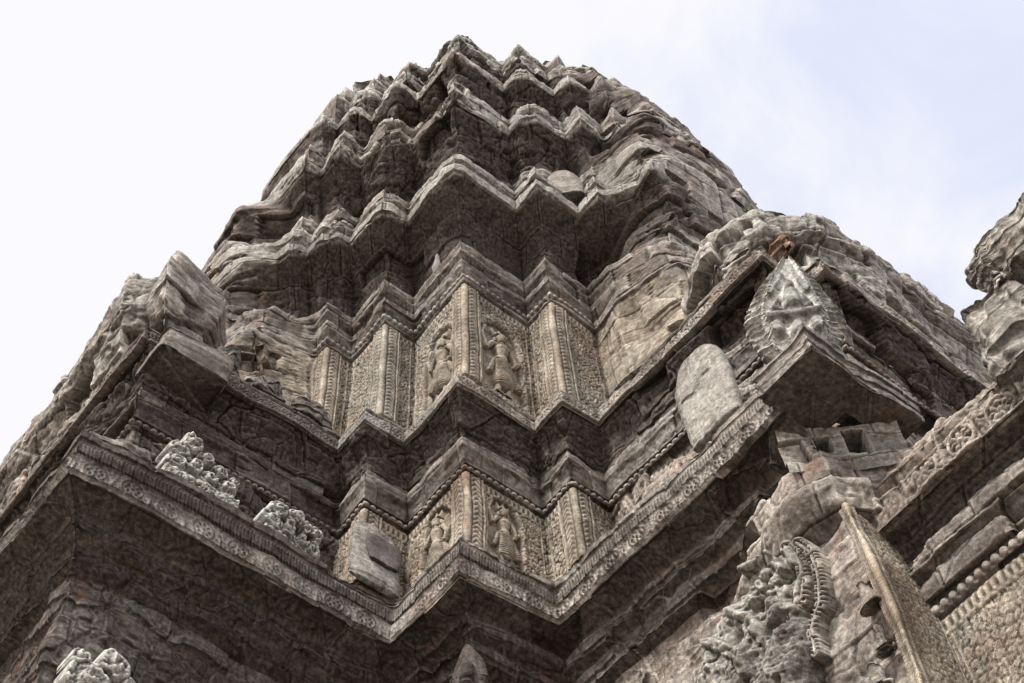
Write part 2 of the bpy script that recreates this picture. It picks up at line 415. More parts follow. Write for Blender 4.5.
# ------------------------------------------------------------------ relief figures and free stones
def caps(X, Z, segs):
    H = np.full(X.shape, -1.)
    for (x1, z1, r1, x2, z2, r2, k) in segs:
        dx, dz = x2 - x1, z2 - z1; l2 = dx * dx + dz * dz + 1e-9
        t = np.clip(((X - x1) * dx + (Z - z1) * dz) / l2, 0, 1); d = np.hypot(X - x1 - t * dx, Z - z1 - t * dz); r = r1 + (r2 - r1) * t
        h = np.where(d < r, np.sqrt(np.clip(r * r - d * d, 0, None)) * k, -1.)
        H = np.maximum(H, np.where(h > 0, h, H)) if False else np.maximum(H, h)
    return H
def relief(name, origin, ux, nrm, w, hgt, Hf, mat, parent, res=.010, lift=.0, att=None, e=.35, thr=0.):
    """raised carving: only where Hf > 0 the stone is built, its rim sunk into the wall"""
    nx = int(w / res); nz = int(hgt / res)
    X, Z = np.meshgrid((np.arange(nx + 1) / nx - .5) * w, np.arange(nz + 1) / nz * hgt)
    H = Hf(X, Z); ux = np.array([*ux, 0.]); nn = np.array([*nrm, 0.])
    P = np.array(origin)[None, None] + X[..., None] * ux + Z[..., None] * np.array([0, 0, 1.])
    keep = H > thr
    k2 = keep.copy(); 
    for ax in (0, 1):
        for sft in (1, -1): k2 |= np.roll(keep, sft, ax)
    q = k2[:-1, :-1] & k2[1:, :-1] & k2[:-1, 1:] & k2[1:, 1:]
    Hh = np.where(keep, H, -.06)
    P2, _ = erode(P, np.broadcast_to(nn, P.shape), np.full(X.shape, e), Hh + lift)
    a = {k: np.zeros(X.shape, f32) for k in ('stain_shade', 'lich', 'carve', 'red')}
    for k, v in (att or {}).items(): a[k] = a[k] + (v(X, Z) if callable(v) else v)
    if np.cross(ux, [0, 0, 1.]) @ nn < 0: P2 = P2[:, ::-1]; q = q[:, ::-1]
    return grid_mesh(name, P2, a, mat, parent, mask=q)
def devata(flip=1, H=1.3, worn=1.):
    S = [(-.05, .03, .022, -.05, .40, .05, 1), (.05, .03, .022, .05, .40, .05, 1), (-.07, .012, .02, -.02, .012, .02, 1), (.07, .012, .02, .02, .012, .02, 1),
         (0, .16, .105, 0, .44, .085, .62), (0, .10, .03, 0, .45, .03, 1.6), (.09, .44, .018, .17, .20, .035, 1), (-.09, .44, .018, -.15, .22, .03, 1),
         (-.07, .455, .02, .07, .455, .02, 2.2), (0, .47, .065, 0, .53, .048, .9), (0, .53, .048, 0, .64, .075, .85), (-.034, .635, .033, -.034, .64, .033, 1.8), (.034, .635, .033, .034, .64, .033, 1.8),
         (-.095, .69, .03, .095, .69, .03, 1), (0, .69, .026, 0, .77, .026, 1.4), (0, .785, .050, 0, .825, .052, 1.15), (-.03, .705, .012, .03, .705, .012, 4),
         (0, .79, .008, 0, .82, .006, 9.), (-.06, .77, .012, -.062, .81, .014, 1), (.06, .77, .012, .062, .81, .014, 1),
         (-.055, .865, .018, .055, .865, .018, 2.2), (0, .86, .036, 0, .99, .006, 1), (-.045, .865, .022, -.085, .965, .005, 1), (.045, .865, .022, .085, .965, .005, 1),
         (-.10, .685, .030, -.165, .585, .024, 1.1), (-.165, .585, .024, -.205, .74, .018, 1.2), (-.205, .745, .022, -.21, .77, .02, 1.3), (-.21, .77, .008, -.17, .90, .022, 1.2),
         (.10, .685, .030, .155, .56, .024, 1.1), (.155, .56, .023, .115, .47, .017, 1.2), (.115, .465, .022, .10, .45, .018, 1.6), (.12, .45, .008, .20, .60, .02, 1.0)]
    S = [(a * H * flip, b * H, c * H, d * H, e_ * H, g * H, k) if False else (a * H * flip, b * H, c * H, d * H * flip, e_ * H, g * H, k) for (a, b, c, d, e_, g, k) in S]
    def f(X, Z):
        h = caps(X, Z, S); g = .008 * np.cos(Z * 150) * ((Z > .1 * H) & (Z < .43 * H))
        return np.where(h > 0, np.maximum(h * 1.05 * worn + .015 + g, .004), -1)
    return f

def stone(name, at, w, hgt, dep, ang, label, cat, mat, wf=None, df=None, face=None, e=1.2, n=(90, 120), parent=None, group=None, lean=0., tilt=0., att=None, sq=3., seed=0, lumps=0.):
    """free block: closed cross-sections stacked up, wide along 'ang', the face looks to the camera side"""
    nt_, nl = n
    t = np.linspace(0, 1, nt_); th = np.linspace(0, 2 * math.pi, nl, endpoint=False)
    ww = np.array([wf(x) if wf else (1 - .25 * x ** 3) for x in t]) * w / 2
    dd = np.array([df(x) if df else 1 for x in t]) * dep / 2
    cap = np.sqrt(np.clip(1 - np.clip((t - .90) / .10, 0, 1) ** 2, 0.0, 1)); cap2 = np.sqrt(np.clip(1 - np.clip((.05 - t) / .05, 0, 1) ** 2, 0.0, 1))
    ww = ww * np.maximum(cap, .001) * np.maximum(cap2, .001); dd = dd * np.maximum(cap, .001) * np.maximum(cap2, .001)
    C, S = np.cos(th), np.sin(th); ex = 2 / sq
    X = ww[:, None] * (np.sign(C) * np.abs(C) ** ex)[None]; Y = dd[:, None] * (np.sign(S) * np.abs(S) ** ex)[None]
    Z = np.broadcast_to((t * hgt)[:, None], X.shape).copy()
    fx = face(X, Z) if face else 0
    front = sm(.0, .6, -S)[None]
    Y = Y - front * fx
    X = X + lean * Z; Y = Y + tilt * Z
    ca, sa = math.cos(ang), math.sin(ang)
    P = np.stack([at[0] + X * ca - Y * sa, at[1] + X * sa + Y * ca, at[2] + Z], -1)
    Nn = normals(P, True); ctr = P.mean((0, 1))
    if np.mean(np.sum(Nn * (P - ctr), -1)) < 0: Nn = -Nn
    ee = np.full(X.shape, float(e)); ph = seed * 3.7
    ex_ = lumps * (.8 * fbm((P + ph) * 2.6, 3, .5, 200) - .45 * sm(.1, .7, ridged((P + ph) * 2.0, 3, 210))) if lumps else None
    Q, _ = erode(P, Nn, ee, ex_)
    a = {k: np.zeros(X.shape, f32) for k in ('stain_shade', 'lich', 'carve', 'red')}
    for k, v in (att or {}).items(): a[k] = a[k] + (v(X - lean * Z, Z) if callable(v) else v)
    dS = np.cross(Q[1, 0] - Q[0, 0], Q[0, 1] - Q[0, 0])
    o = grid_mesh(name, Q[:, ::-1] if True else Q, a, mat, parent, wrap=True)
    if label: tag(o, label, cat, group)
    return o
A_DIR = 0.0                    # block wide along +a, face towards -b
B_DIR = -math.pi / 2           # block wide along -b, face towards -a
C_DIR = -math.pi / 4           # face on the diagonal, straight at the lens

# ================================================================== BUILDING
# ---- the long lower ledge, one outline over left porch, tower corner and right porch
LW = (2.3, 10.82); 
L1 = [(2.3, 17.0), (2.3, 10.82), (7.18, 10.82), (7.18, 9.32), (8.82, 9.32), (8.82, 4.95)]
prof1 = [(-.62, 14.98, 'top'), (-.05, 14.90, 'band'), (0., 14.86, 'band'), (0., 14.74, 'band'), (-.05, 14.70, 'torus'), (-.02, 14.62, 'torus'), (-.045, 14.50, 'torus'), (-.10, 14.44, 'fil'),
         (-.02, 14.42, 'fil'), (-.02, 14.38, 'frieze'), (.0, 14.04, 'lip'), (.0, 14.0, 'lip'), (-.03, 13.97, 'soffit'), (-.34, 13.80, 'soffit'), (-.36, 13.62, 'soffit'), (-.50, 13.5, 'soffit'), (-.52, 13.25, 'soffit'), (-.66, 13.15, 'under'),
         (-.70, 12.4, 'under'), (-.66, 10.2, 'under'), (-.66, 6, 'under2'), (-.66, -1.6, 'under2')]
tower = thing('temple_tower', 'tall weathered sandstone temple tower with stepped zigzag cornices rising in the middle', 'temple tower', (AX, AY, -1.6))
lporch = thing('temple_porch', 'eroded stone porch wing on the left with a dark frieze ledge and rubble top', 'temple wing', (4.6, 13.6, -1.6))
rporch = thing('temple_porch', 'stone porch wing on the right with slanting frieze ledge and ruined shoulder', 'temple wing', (11.6, 6.5, -1.6))
s = Sweep(L1, prof1, du=.016, dv=.016)
ledge(s)
PX = s.P
s.e *= 1.15
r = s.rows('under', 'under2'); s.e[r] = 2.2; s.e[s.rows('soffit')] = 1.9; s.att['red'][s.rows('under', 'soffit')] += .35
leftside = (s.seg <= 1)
s.att['stain_shade'][np.ix_(s.rows('under', 'under2', 'soffit'), leftside)] += .35  # left wing's dimmer side put into the colour along with the stain
s.att['stain_shade'][np.ix_(s.rows('torus', 'fil', 'band'), leftside)] += .35
s.att['stain_shade'][np.ix_(s.rows('frieze', 'lip'), leftside)] += .12
s.att['stain_shade'][np.ix_(s.rows('torus'), ~leftside)] += .25
s.att['red'][np.ix_(s.rows('under'), s.seg == 4)] += .5
s.finish()
for par, s0, s1 in ((lporch, 0, 1), (tower, 2, 3), (rporch, 4, 4)):
    c0 = s.segcols[s0][0]; c1 = s.segcols[s1][1]
    mt = M_DARK if par is lporch else M_CORN
    co = s.emit('cornice', mt, par, s.rr('top', 'band'), (c0, c1))
    s.emit('moulding', mt, co, s.rr('torus', 'fil'), (c0, c1))
    s.emit('frieze', M_CORN if par is not lporch else M_CORN, co, s.rr('frieze', 'lip'), (c0, c1))
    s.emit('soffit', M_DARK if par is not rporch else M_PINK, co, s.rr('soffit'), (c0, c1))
    s.emit('wall', M_PINK if par is rporch else M_DARK, par, s.rr('under', 'under2'), (c0, c1))

# ---- first storey above the ledge: walls, then the second ledge
W1 = [(3.2, 17.0), (3.2, 11.75), (6.72, 11.75), (6.72, 11.02), (7.5, 11.02), (7.5, 9.58), (9.0, 9.58), (9.0, 8.88), (9.72, 8.88), (9.72, 5.2), (10.6, 5.2), (10.6, 4.75), (13.6, 4.75), (14.4, 4.75), (14.4, 5.2), (14.6, 5.2), (14.6, 9)]
profW = [(0, 14.86, 'foot'), (.06, 14.95, 'foot'), (.06, 15.02, 'foot'), (0, 15.05, 'wall'), (0, 16.72, 'fil2'), (.06, 16.74, 'bead'), (.06, 16.84, 'fil2'), (.10, 16.86, 'fil2'), (.10, 16.92, 'roll'), (.14, 17.05, 'roll'), (.20, 17.15, 'roll'), (.22, 17.28, 'roll'), (.14, 17.36, 'fil2'),
         (.16, 17.5, 'soffit'), (.20, 17.7, 'soffit'), (.30, 17.95, 'soffit'), (.46, 18.16, 'lip'), (.48, 18.2, 'frieze'), (.47, 18.46, 'lip'), (.42, 18.50, 'roll2'), (.46, 18.60, 'roll2'), (.40, 18.70, 'top'), (.10, 18.78, 'top'), (-.15, 18.82, 'top')]
s = Sweep(W1, profW, du=.016, dv=.016)
wall_rows = s.rows('wall', 'foot')
walls(s, 'wall', pil=.30, zr=(15.05, 16.72), niches=[(4, .72, .34, 15.1, 16.55), (5, .72, .34, 15.1, 16.55)])
ledge(s, 'frieze', hF=.26, style='s', dry=.9)
por = (s.seg <= 1) | (s.seg >= 8)
w_ = np.ix_(s.rows('wall'), por); s.H[w_] *= .35; s.e[w_] = 1.7; s.att['stain_shade'][np.ix_(wall_rows, s.seg <= 1)] += .45; s.att['carve'][w_] = 0
s.att['red'][w_] += .4
s.att['stain_shade'][np.ix_(s.rows('soffit'), s.seg >= 0)] += .25; s.e[s.rows('soffit')] = 1.8; s.att['red'][s.rows('soffit')] += .3  # soffit shade painted on top of the stain
s.att['stain_shade'][np.ix_(s.rows('roll', 'fil2', 'roll2'), s.seg >= 0)] += .22
s.att['stain_shade'][np.ix_(s.rows('frieze', 'lip', 'roll', 'roll2'), s.seg <= 1)] += .3  # left porch edge: less lit side painted darker
s.e[:, por] *= 1.3
s.finish()
def panels(s, tags, par, seg0, seg1, pil, mat, label=None):
    """walls cut into corner pilasters and the carved panels between them"""
    rr = s.rr(*tags); c0 = s.segcols[seg0][0]; c1 = s.segcols[seg1][1]
    isp = (s.dc < pil); c = c0
    while c < c1:
        k = c
        while k < c1 and isp[k] == isp[c]: k += 1
        # keep corner pilasters whole but cut panels at inner corners only when they turn
        s.emit('pilaster' if isp[c] else 'wall_panel', mat, par, rr, (c, k)); c = k
for par, s0, s1 in ((lporch, 0, 1), (tower, 2, 7), (rporch, 8, 14)):
    c0 = s.segcols[s0][0]; c1 = s.segcols[s1][1]
    if par is tower: panels(s, ('foot', 'wall'), par, s0, s1, .30, M_WALL)
    else: s.emit('wall', M_PINK if par is rporch else M_DARK, par, s.rr('foot', 'wall'), (c0, c1))
    ra = s.rr('fil2', 'bead', 'roll'); rb = s.rr('soffit'); rc = s.rr('lip', 'frieze', 'roll2', 'top')
    mt = M_CORN if par is not lporch else M_DARK
    co = s.emit('cornice', mt, par, (ra[0], rb[0]), (c0, c1))
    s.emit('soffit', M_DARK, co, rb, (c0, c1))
    s.emit('frieze', mt, co, (rb[1], s.P.shape[0]), (c0, c1))

# ---- the tower body above: a redented ring, tier over tier
q = [(-4.1, -4.1), (-2.6, -4.1), (-2.6, -4.75), (-1.55, -4.75), (-1.55, -5.3), (-.85, -5.3), (-.85, -5.75)]
def ring():
    # counter-clockwise walk seen from above keeps the outside on the right
    Q = [(x, y) for x, y in q] + [(-x, y) for x, y in reversed(q)]           # south side from corner to corner
    out = []
    for k in range(4):
        c, sn = [(1, 0), (0, 1), (-1, 0), (0, -1)][k]
        for x, y in Q[:-1]: out.append((AX + x * c - y * sn, AY + x * sn + y * c))
    return out
RG = ring()
nQ = 13
# rotate so that the list starts in the hidden north-east corner
RG = RG[2 * nQ:] + RG[:2 * nQ]
# segments 0..12 north side, 13..25 west side (-a), 26..38 south side (-b), 39..51 east
def mid_pt(i): 
    a = np.array(RG[i]); b = np.array(RG[(i + 1) % len(RG)]); return (a + b) / 2 - np.array([AX, AY])
coarse = [i for i in range(len(RG)) if (lambda m: (m @ np.array([-.7, -.7])) < -.5)(mid_pt(i))]
def rs(z): return np.interp(z, [14, 18, 22, 25, 28.5, 32.3, 36, 40, 44, 47, 49], [6.6, 6.9, 7.15, 7.35, 7.2, 6.4, 5.3, 3.9, 2.3, 1.0, .35])
def swell(Q):
    """away from the corner that faces the lens the tiers are worn to a smooth bulge"""
    d = Q[..., :2] - np.array([AX, AY]); r = np.hypot(d[..., 0], d[..., 1]); th = np.degrees(np.arctan2(d[..., 1], d[..., 0]))
    sd = (th + 135 + 180) % 360 - 180; dt = np.abs(sd)
    zz = Q[..., 2]
    jig = np.where((sd > 0) & (zz < 24.5), 1.5, 6) * vn(Q / 1.2, 300)
    lim = np.where(sd > 0, np.interp(zz, [18, 24, 30, 36], [27, 25, 29, 32]), np.interp(zz, [18, 23, 27, 30, 36], [33, 29, 34, 48, 60]))
    w = .94 * sm(0, 8, dt + jig - lim)
    fa, fc_ = facets(Q + .25 * vec(Q * .8, 340), (1.7, 1.7, 1.0), 37)
    lump = .22 * fbm(Q * .45, 3, .5, 310) + .14 * fa - .07 * (1 - sm(0, .07, fc_))
    r2 = rs(zz) + .06 + .30 * sm(0, 12, sd) * sm(22, 26, zz) + .8 * lump
    hol = sm(0, .5, 3.6 - np.abs(sd - 25.5 + .6 * (zz - 23.6))) * sm(0, .08, .62 - np.abs(zz - 23.65))
    k = (r + (r2 - r) * w - .8 * hol) / np.maximum(r, .05)
    out = Q.copy(); out[..., 0] = AX + d[..., 0] * k; out[..., 1] = AY + d[..., 1] * k
    return out
tiers = [
 # (offset, z, tag) for each tier, in metres
 [(.02, 18.3, 'foot'), (.22, 18.74, 'foot'), (.28, 18.86, 'foot'), (.20, 18.92, 'wall'), (.20, 21.86, 'fil2'), (.27, 21.9, 'fil2'), (.27, 21.98, 'bead'), (.27, 22.12, 'fil2'), (.22, 22.14, 'roll'), (.28, 22.24, 'roll'), (.36, 22.36, 'roll'), (.37, 22.5, 'roll'), (.30, 22.56, 'roll'),
  (.42, 22.72, 'roll'), (.47, 22.9, 'roll'), (.44, 23.04, 'roll'), (.34, 23.1, 'soffit'), (.42, 23.7, 'soffit'), (.62, 24.15, 'soffit'), (1.0, 24.46, 'lip'), (1.05, 24.5, 'lip'), (1.05, 24.80, 'lip'), (.98, 24.88, 'lip'), (.84, 24.95, 'lip'), (.86, 25.15, 'lip'), (.97, 25.3, 'lip'), (.98, 25.52, 'lip'), (.86, 25.6, 'lip'), (.84, 25.78, 'lip'), (.5, 25.86, 'top')],
 [(.5, 25.86, 'wall'), (.46, 26.2, 'roll'), (.54, 26.3, 'roll'), (.58, 26.5, 'roll'), (.50, 26.6, 'roll'), (.60, 26.75, 'roll'), (.62, 26.95, 'roll'), (.50, 27.05, 'soffit'), (.55, 27.6, 'soffit'), (.72, 28.1, 'soffit'), (1.0, 28.42, 'lip'), (1.05, 28.5, 'lip'), (1.05, 28.8, 'lip'), (.95, 28.86, 'lip'), (.84, 28.95, 'lip'), (.88, 29.2, 'lip'), (.95, 29.4, 'lip'), (.94, 29.65, 'lip'), (.8, 29.75, 'top'), (.4, 29.8, 'top')],
 [(.4, 29.8, 'wall'), (.35, 30.1, 'roll'), (.43, 30.25, 'roll'), (.43, 30.45, 'roll'), (.34, 30.55, 'soffit'), (.38, 31.3, 'soffit'), (.5, 31.9, 'soffit'), (.70, 32.25, 'lip'), (.72, 32.3, 'lip'), (.72, 32.52, 'lip'), (.6, 32.58, 'lip'), (.64, 32.8, 'lip'), (.55, 32.95, 'top'), (.1, 33.0, 'top')],
 [(.1, 33.0, 'wall'), (.05, 33.7, 'roll'), (.08, 34.1, 'soffit'), (.05, 34.6, 'soffit'), (.15, 35.3, 'lip'), (.2, 35.5, 'lip'), (.2, 35.75, 'lip'), (.1, 35.82, 'lip'), (.1, 36.1, 'top'), (-.4, 36.2, 'top')],
 [(-.4, 36.2, 'wall'), (-.5, 37.4, 'soffit'), (-.35, 38.1, 'lip'), (-.35, 38.4, 'top'), (-.9, 38.6, 'wall'), (-.95, 39.6, 'soffit'), (-.8, 40.1, 'lip'), (-.85, 40.4, 'top'), (-1.6, 40.6, 'wall')]]
for k, pf in enumerate(tiers):
    d = [.018, .026, .028, .032, .06][k]
    s = Sweep(RG, pf, du=d, dv=d, closed=True, coarse=coarse)
    if k == 0:
        # figures: the two faces that meet in the corner nearest the lens
        walls(s, 'wall', pil=.30, zr=(18.92, 21.86), niches=[(25, .70, .45, 19.1, 21.35), (26, .80, .45, 19.1, 21.35)])
    ledge(s)
    # corners of the lips turn up a little, with worn stumps of corner stones
    lipz = np.isin(s.tg, ['lip', 'top']); up = np.exp(-(s.dc / .30) ** 2)
    s.P[lipz, :, 2] += ([.18, .26, .24, .16, .1][k] * up * (1 + .5 * vn(np.stack([s.u, s.u * 0 + k, s.u * 0], -1) * 1.3, 5)))[None]
    cid = np.where(s.sl < s.ll / 2, s.seg, s.seg + 1) % len(RG); rc_ = np.array([random.Random(k * 100 + i).random() for i in range(len(RG))])[cid]
    bl = np.exp(-(s.dc / .20) ** 2) * (.01 + .15 * rc_ ** 3)
    rows_ = ~np.isin(s.tg, ['wall', 'foot'] + (['fil2', 'bead', 'roll'] if k == 0 else []))
    s.P[rows_, :, :2] -= (bl[:, None] * s.mm)[None]
    s.P[lipz, :, 2] -= (bl * .8)[None] - (.07 * vn(np.stack([s.u * .8, s.u * 0 + k * 3, s.u * 0], -1), 15))[None]
    d0 = s.base - np.array([AX, AY]); sd0 = (np.degrees(np.arctan2(d0[:, 1], d0[:, 0])) + 315) % 360 - 180
    wn = np.where(sd0 > 0, sm(24, 29, sd0), sm(29, 38, -sd0)); s.H *= (1 - wn)[None]; wn_ = wn
    s.att['stain_shade'][s.rows('soffit')] += .35; s.e[s.rows('soffit')] *= 1.5  # tier soffits: stain and painted shade together
    if k: s.att['stain_shade'][s.rows('wall', 'roll')] += .35  # upper walls lie in shade, which is painted in here
    else: s.att['stain_shade'][s.rows('roll')] += .15
    s.att['lich'][s.rows('lip', 'top')] += .15
    s.e *= [1.0, 1.5, 1.8, 2.0, 2.4][k]
    s.e = s.e * (1 - wn_)[None] + 1.35 * wn_[None]; s.finish(swell)
    d_ = s.Q[..., :2] - np.array([AX, AY]); dt = np.abs((np.degrees(np.arctan2(d_[..., 1], d_[..., 0])) + 315) % 360 - 180)
    worn = sm(27, 36, dt); s.att['stain_shade'] *= (1 - .85 * worn); s.att['carve'] *= (1 - worn)
    if k == 0:
        rrw = s.rr('foot', 'wall'); C0 = s.segcols[17][0]; C1 = s.segcols[32][1]
        panels(s, ('foot', 'wall'), tower, 17, 32, .30, M_WALL)
        s.emit('worn_wall', M_ROCK, tower, rrw, (0, C0)); s.emit('worn_wall', M_ROCK, tower, rrw, (C1, s.P.shape[1]))
        ra = s.rows('soffit').nonzero()[0][0]; rb = s.rows('soffit').nonzero()[0][-1] + 1
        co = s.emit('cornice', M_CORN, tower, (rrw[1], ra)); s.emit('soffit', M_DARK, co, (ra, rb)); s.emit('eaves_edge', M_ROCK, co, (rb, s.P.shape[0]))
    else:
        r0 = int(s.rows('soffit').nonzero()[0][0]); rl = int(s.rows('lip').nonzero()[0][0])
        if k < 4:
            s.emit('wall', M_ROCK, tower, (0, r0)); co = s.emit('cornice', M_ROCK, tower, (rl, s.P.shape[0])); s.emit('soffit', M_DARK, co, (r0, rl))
        else:
            s.emit('wall', M_ROCK, tower)
# lotus finial
t = np.linspace(0, 1, 60); th = np.linspace(0, 2 * math.pi, 96, endpoint=False)
zz = 40.4 + t * 8; rr_ = (rs(zz) * .98) * (1 + .06 * np.sin(t * 28))
P = np.stack([AX + rr_[:, None] * np.cos(th)[None], AY + rr_[:, None] * np.sin(th)[None], np.broadcast_to(zz[:, None], (60, 96))], -1)
Nn = np.stack([np.cos(th) + 0 * t[:, None], np.sin(th) + 0 * t[:, None], 0 * th + 0 * t[:, None]], -1)
Qf, _ = erode(P, Nn, np.full((60, 96), 2.0))
zero = {k: np.zeros((60, 96), f32) for k in ('stain_shade', 'lich', 'carve', 'red')}
grid_mesh('lotus_finial', Qf, zero, M_ROCK, tower, wrap=True)

# ---- relief figures in their niches
fs = [((7.5, 10.30, 15.12), (0, -1), (-1, 0), 1.42, 1), ((8.22, 9.58, 15.12), (1, 0), (0, -1), 1.42, 1),
      ((AX - 4.3, AY - 3.62, 19.15), (0, -1), (-1, 0), 2.0, 1), ((AX - 3.5, AY - 4.3, 19.15), (1, 0), (0, -1), 2.0, 1)]
for (o, ux, nn, H_, fl) in fs:
    relief('carved_figure', o, ux, nn, .6 * H_, 1.02 * H_, devata(fl, H_), M_WALL, tower, res=.0095, lift=-.045, e=.3, att={'lich': .05})

# ---- upper bodies of the two porches, heavily worn
def mass(pts, prof, par, du, e, mat, name='roof', stain_shade=None, seed=0, bend=None):
    s = Sweep(pts, prof, du=du, dv=du); s.e[:] = e
    if bend: bend(s.P); s.N = blur_n(blur_n(s.N))
    e_z = sm(prof[0][1], prof[0][1] + .8, s.z); s.e = s.e * (.5 + .5 * e_z[:, None])
    ledge(s)
    s.finish(); o = s.emit(name, mat, par); return o
mass([(2.95, 17), (2.95, 12.5), (3.3, 12.3), (3.3, 11.95), (3.6, 12.0), (3.95, 12.5), (4.3, 13.4), (5.2, 15)],
     [(.0, 18.4, 'a'), (.1, 18.9, 'a'), (.12, 19.2, 'a'), (.30, 19.8, 'a'), (.52, 20.3, 'a'), (.55, 20.8, 'a'), (.48, 21.3, 'a'), (.2, 21.7, 'a'), (-.05, 21.95, 'a'), (-.3, 22.1, 'a')], lporch, .028, 2.0, M_ROCK, bend=lambda P: P.__setitem__((Ellipsis, 2), P[..., 2] - np.clip((P[..., 2] - 18.8) / 2.5, 0, 1) * (.5 * sm(11.9, 13.2, P[..., 1]) + .12 * np.clip(P[..., 1] - 13, 0, 4))))
mass([(12.0, 7.4), (10.3, 6.5), (9.95, 5.8), (10.2, 5.0), (10.8, 4.6), (12.0, 4.45), (13.4, 4.45), (14.6, 4.45), (14.6, 9)],
     [(.0, 18.4, 'a'), (.05, 18.9, 'a'), (.10, 19.2, 'a'), (.2, 19.7, 'a'), (.40, 20.0, 'a'), (.42, 20.5, 'a'), (.34, 20.9, 'a'), (.1, 21.1, 'a'), (-.2, 21.3, 'a'), (-.5, 21.4, 'a')], rporch, .028, 2.0, M_ROCK)
mass([(9.8, 7.4), (9.1, 6.3), (8.98, 5.4), (9.15, 4.85), (9.85, 4.5), (10.1, 3.0), (10.1, 1.0)],
     [(-.6, 12.1, 'a'), (-.15, 12.45, 'a'), (.0, 12.8, 'a'), (.0, 13.2, 'a'), (-.06, 13.4, 'a'), (-.3, 13.5, 'a'), (-.5, 13.5, 'a')], rporch, .02, 1.7, M_PINK, 'rubble_fill')

# ---- the nearer gallery on the lower right
gal = thing('temple_gallery', 'nearer gallery wall at lower right with rosette frieze and carved panel under a bead course', 'temple wing', (10.5, 2, -1.6))
Gp = [(9.26, 4.99), (9.22, 4.87), (10.2, 4.87)]
s = Sweep(Gp, [(0, -1.6, 'low'), (0, 7.6, 'wall'), (0, 12.35, 'top'), (-.1, 12.4, 'top')], du=.014, dv=.016)
walls(s, 'wall', pil=.13, zr=(7.6, 14), soft=.6); s.H *= .55; s.att['lich'] += .1; s.finish()
s.emit('pilaster', M_WALL, gal)
G = [(10.15, 4.9), (10.15, -2.5), (13.0, -2.5)]
profG = [(0, -1.6, 'low'), (0, 8.1, 'wall'), (0, 11.0, 'fil2'), (.05, 11.03, 'bead'), (.05, 11.19, 'fil2'), (.11, 11.21, 'roll'), (.14, 11.38, 'roll'), (.10, 11.48, 'fil2'), (.20, 11.58, 'roll'), (.24, 11.76, 'roll'), (.18, 11.86, 'soffit'),
         (.20, 11.98, 'soffit'), (.30, 12.10, 'soffit'), (.44, 12.16, 'lip'), (.50, 12.18, 'frieze'), (.52, 12.58, 'lip'), (.46, 12.62, 'roll'), (.52, 12.76, 'roll'), (.46, 12.88, 'top'), (.30, 13.0, 'rub'), (.20, 13.2, 'rub'), (.0, 13.35, 'rub'), (-.6, 13.5, 'rub'), (-1.6, 13.6, 'rub')]
s = Sweep(G, profG, du=.016, dv=.018)
walls(s, 'wall', pil=.0, zr=(8.1, 11.0), soft=.6)
ledge(s, 'frieze', hF=.40)
s.e[s.rows('rub')] = 3.0; s.e[s.rows('frieze', 'lip', 'roll')] = 1.7
s.att['stain_shade'][s.rows('soffit')] += .4; s.att['stain_shade'][s.rows('roll')] += .15  # gallery soffit and rolls: painted shade with the stain
s.e[s.rows('lip', 'top')] = 2.0; s.finish()
panels(s, ('low', 'wall'), gal, 0, 1, .38, M_WALL)
ra = s.rr('soffit'); r0 = s.rr('low', 'wall')[1]
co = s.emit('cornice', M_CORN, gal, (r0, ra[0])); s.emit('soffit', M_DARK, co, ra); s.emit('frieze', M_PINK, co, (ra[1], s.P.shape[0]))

# ---- the square eave block that ends the right ledge, on a patched wall with two square openings
Bk = [(9.5, 5.02), (8.45, 5.02), (8.45, 4.05), (10.4, 4.05), (10.4, 5.5)]
s = Sweep(Bk, [(-.45, 14.62, 'top'), (-.06, 14.56, 'band'), (0, 14.5, 'band'), (0, 14.40, 'band'), (-.05, 14.37, 'band'), (-.02, 14.34, 'lip'), (-.02, 14.22, 'lip'), (-.06, 14.19, 'lip'), (-.02, 14.16, 'lip'), (0, 14.02, 'lip'), (-.02, 14.0, 'soffit'), (-.2, 13.985, 'soffit'), (-.482, 13.98, 'soffit')], du=.016, dv=.016)
s.e *= .9; s.att['red'][s.rows('soffit')] += .6; s.finish()
eb_ = s.emit('eave_block', M_CORN, rporch, (0, s.rr('soffit')[0])); s.emit('soffit', M_DARK, eb_, s.rr('soffit'))
def patch(name, a, b, z0, z1, holes, par, mat, thick=.3, e=1.0, res=.016):
    a = np.array(a); b = np.array(b); Lw = np.linalg.norm(b - a); nx = int(Lw / res); nz = int((z1 - z0) / res)
    X, Z = np.meshgrid(np.linspace(0, Lw, nx + 1), np.linspace(z0, z1, nz + 1)); d = (b - a) / Lw; n = np.array([d[1], -d[0]])
    if n @ a > 0: n = -n
    P = np.stack([a[0] + X * d[0], a[1] + X * d[1], Z], -1); N3 = np.broadcast_to(np.array([*n, 0.]), P.shape)
    H = np.zeros(X.shape)
    for (u0, u1, h0, h1) in holes: H -= .8 * sm(0, .02, np.minimum(np.minimum(X - u0, u1 - X), np.minimum(Z - h0, h1 - Z)))
    Q, _ = erode(P, N3, np.full(X.shape, float(e)), H); at = {k: np.zeros(X.shape, f32) for k in ('stain_shade', 'lich', 'carve', 'red')}; at['stain_shade'] = (H < -.05) * 1.5; at['lich'] = at['lich'] + .2  # openings coloured dark for the shade of their depth
    if np.cross(np.array([*d, 0]), [0, 0, 1]) @ np.array([*n, 0]) < 0: Q = Q[:, ::-1]; at = {k: v[:, ::-1] for k, v in at.items()}
    return grid_mesh(name, Q, at, mat, par)
patch('patched_wall', (8.93, 5.22), (10.02, 4.22), 13.1, 13.99, [(.42, .62, 13.46, 13.80), (.78, 1.06, 13.36, 13.88)], rporch, M_ROCK)
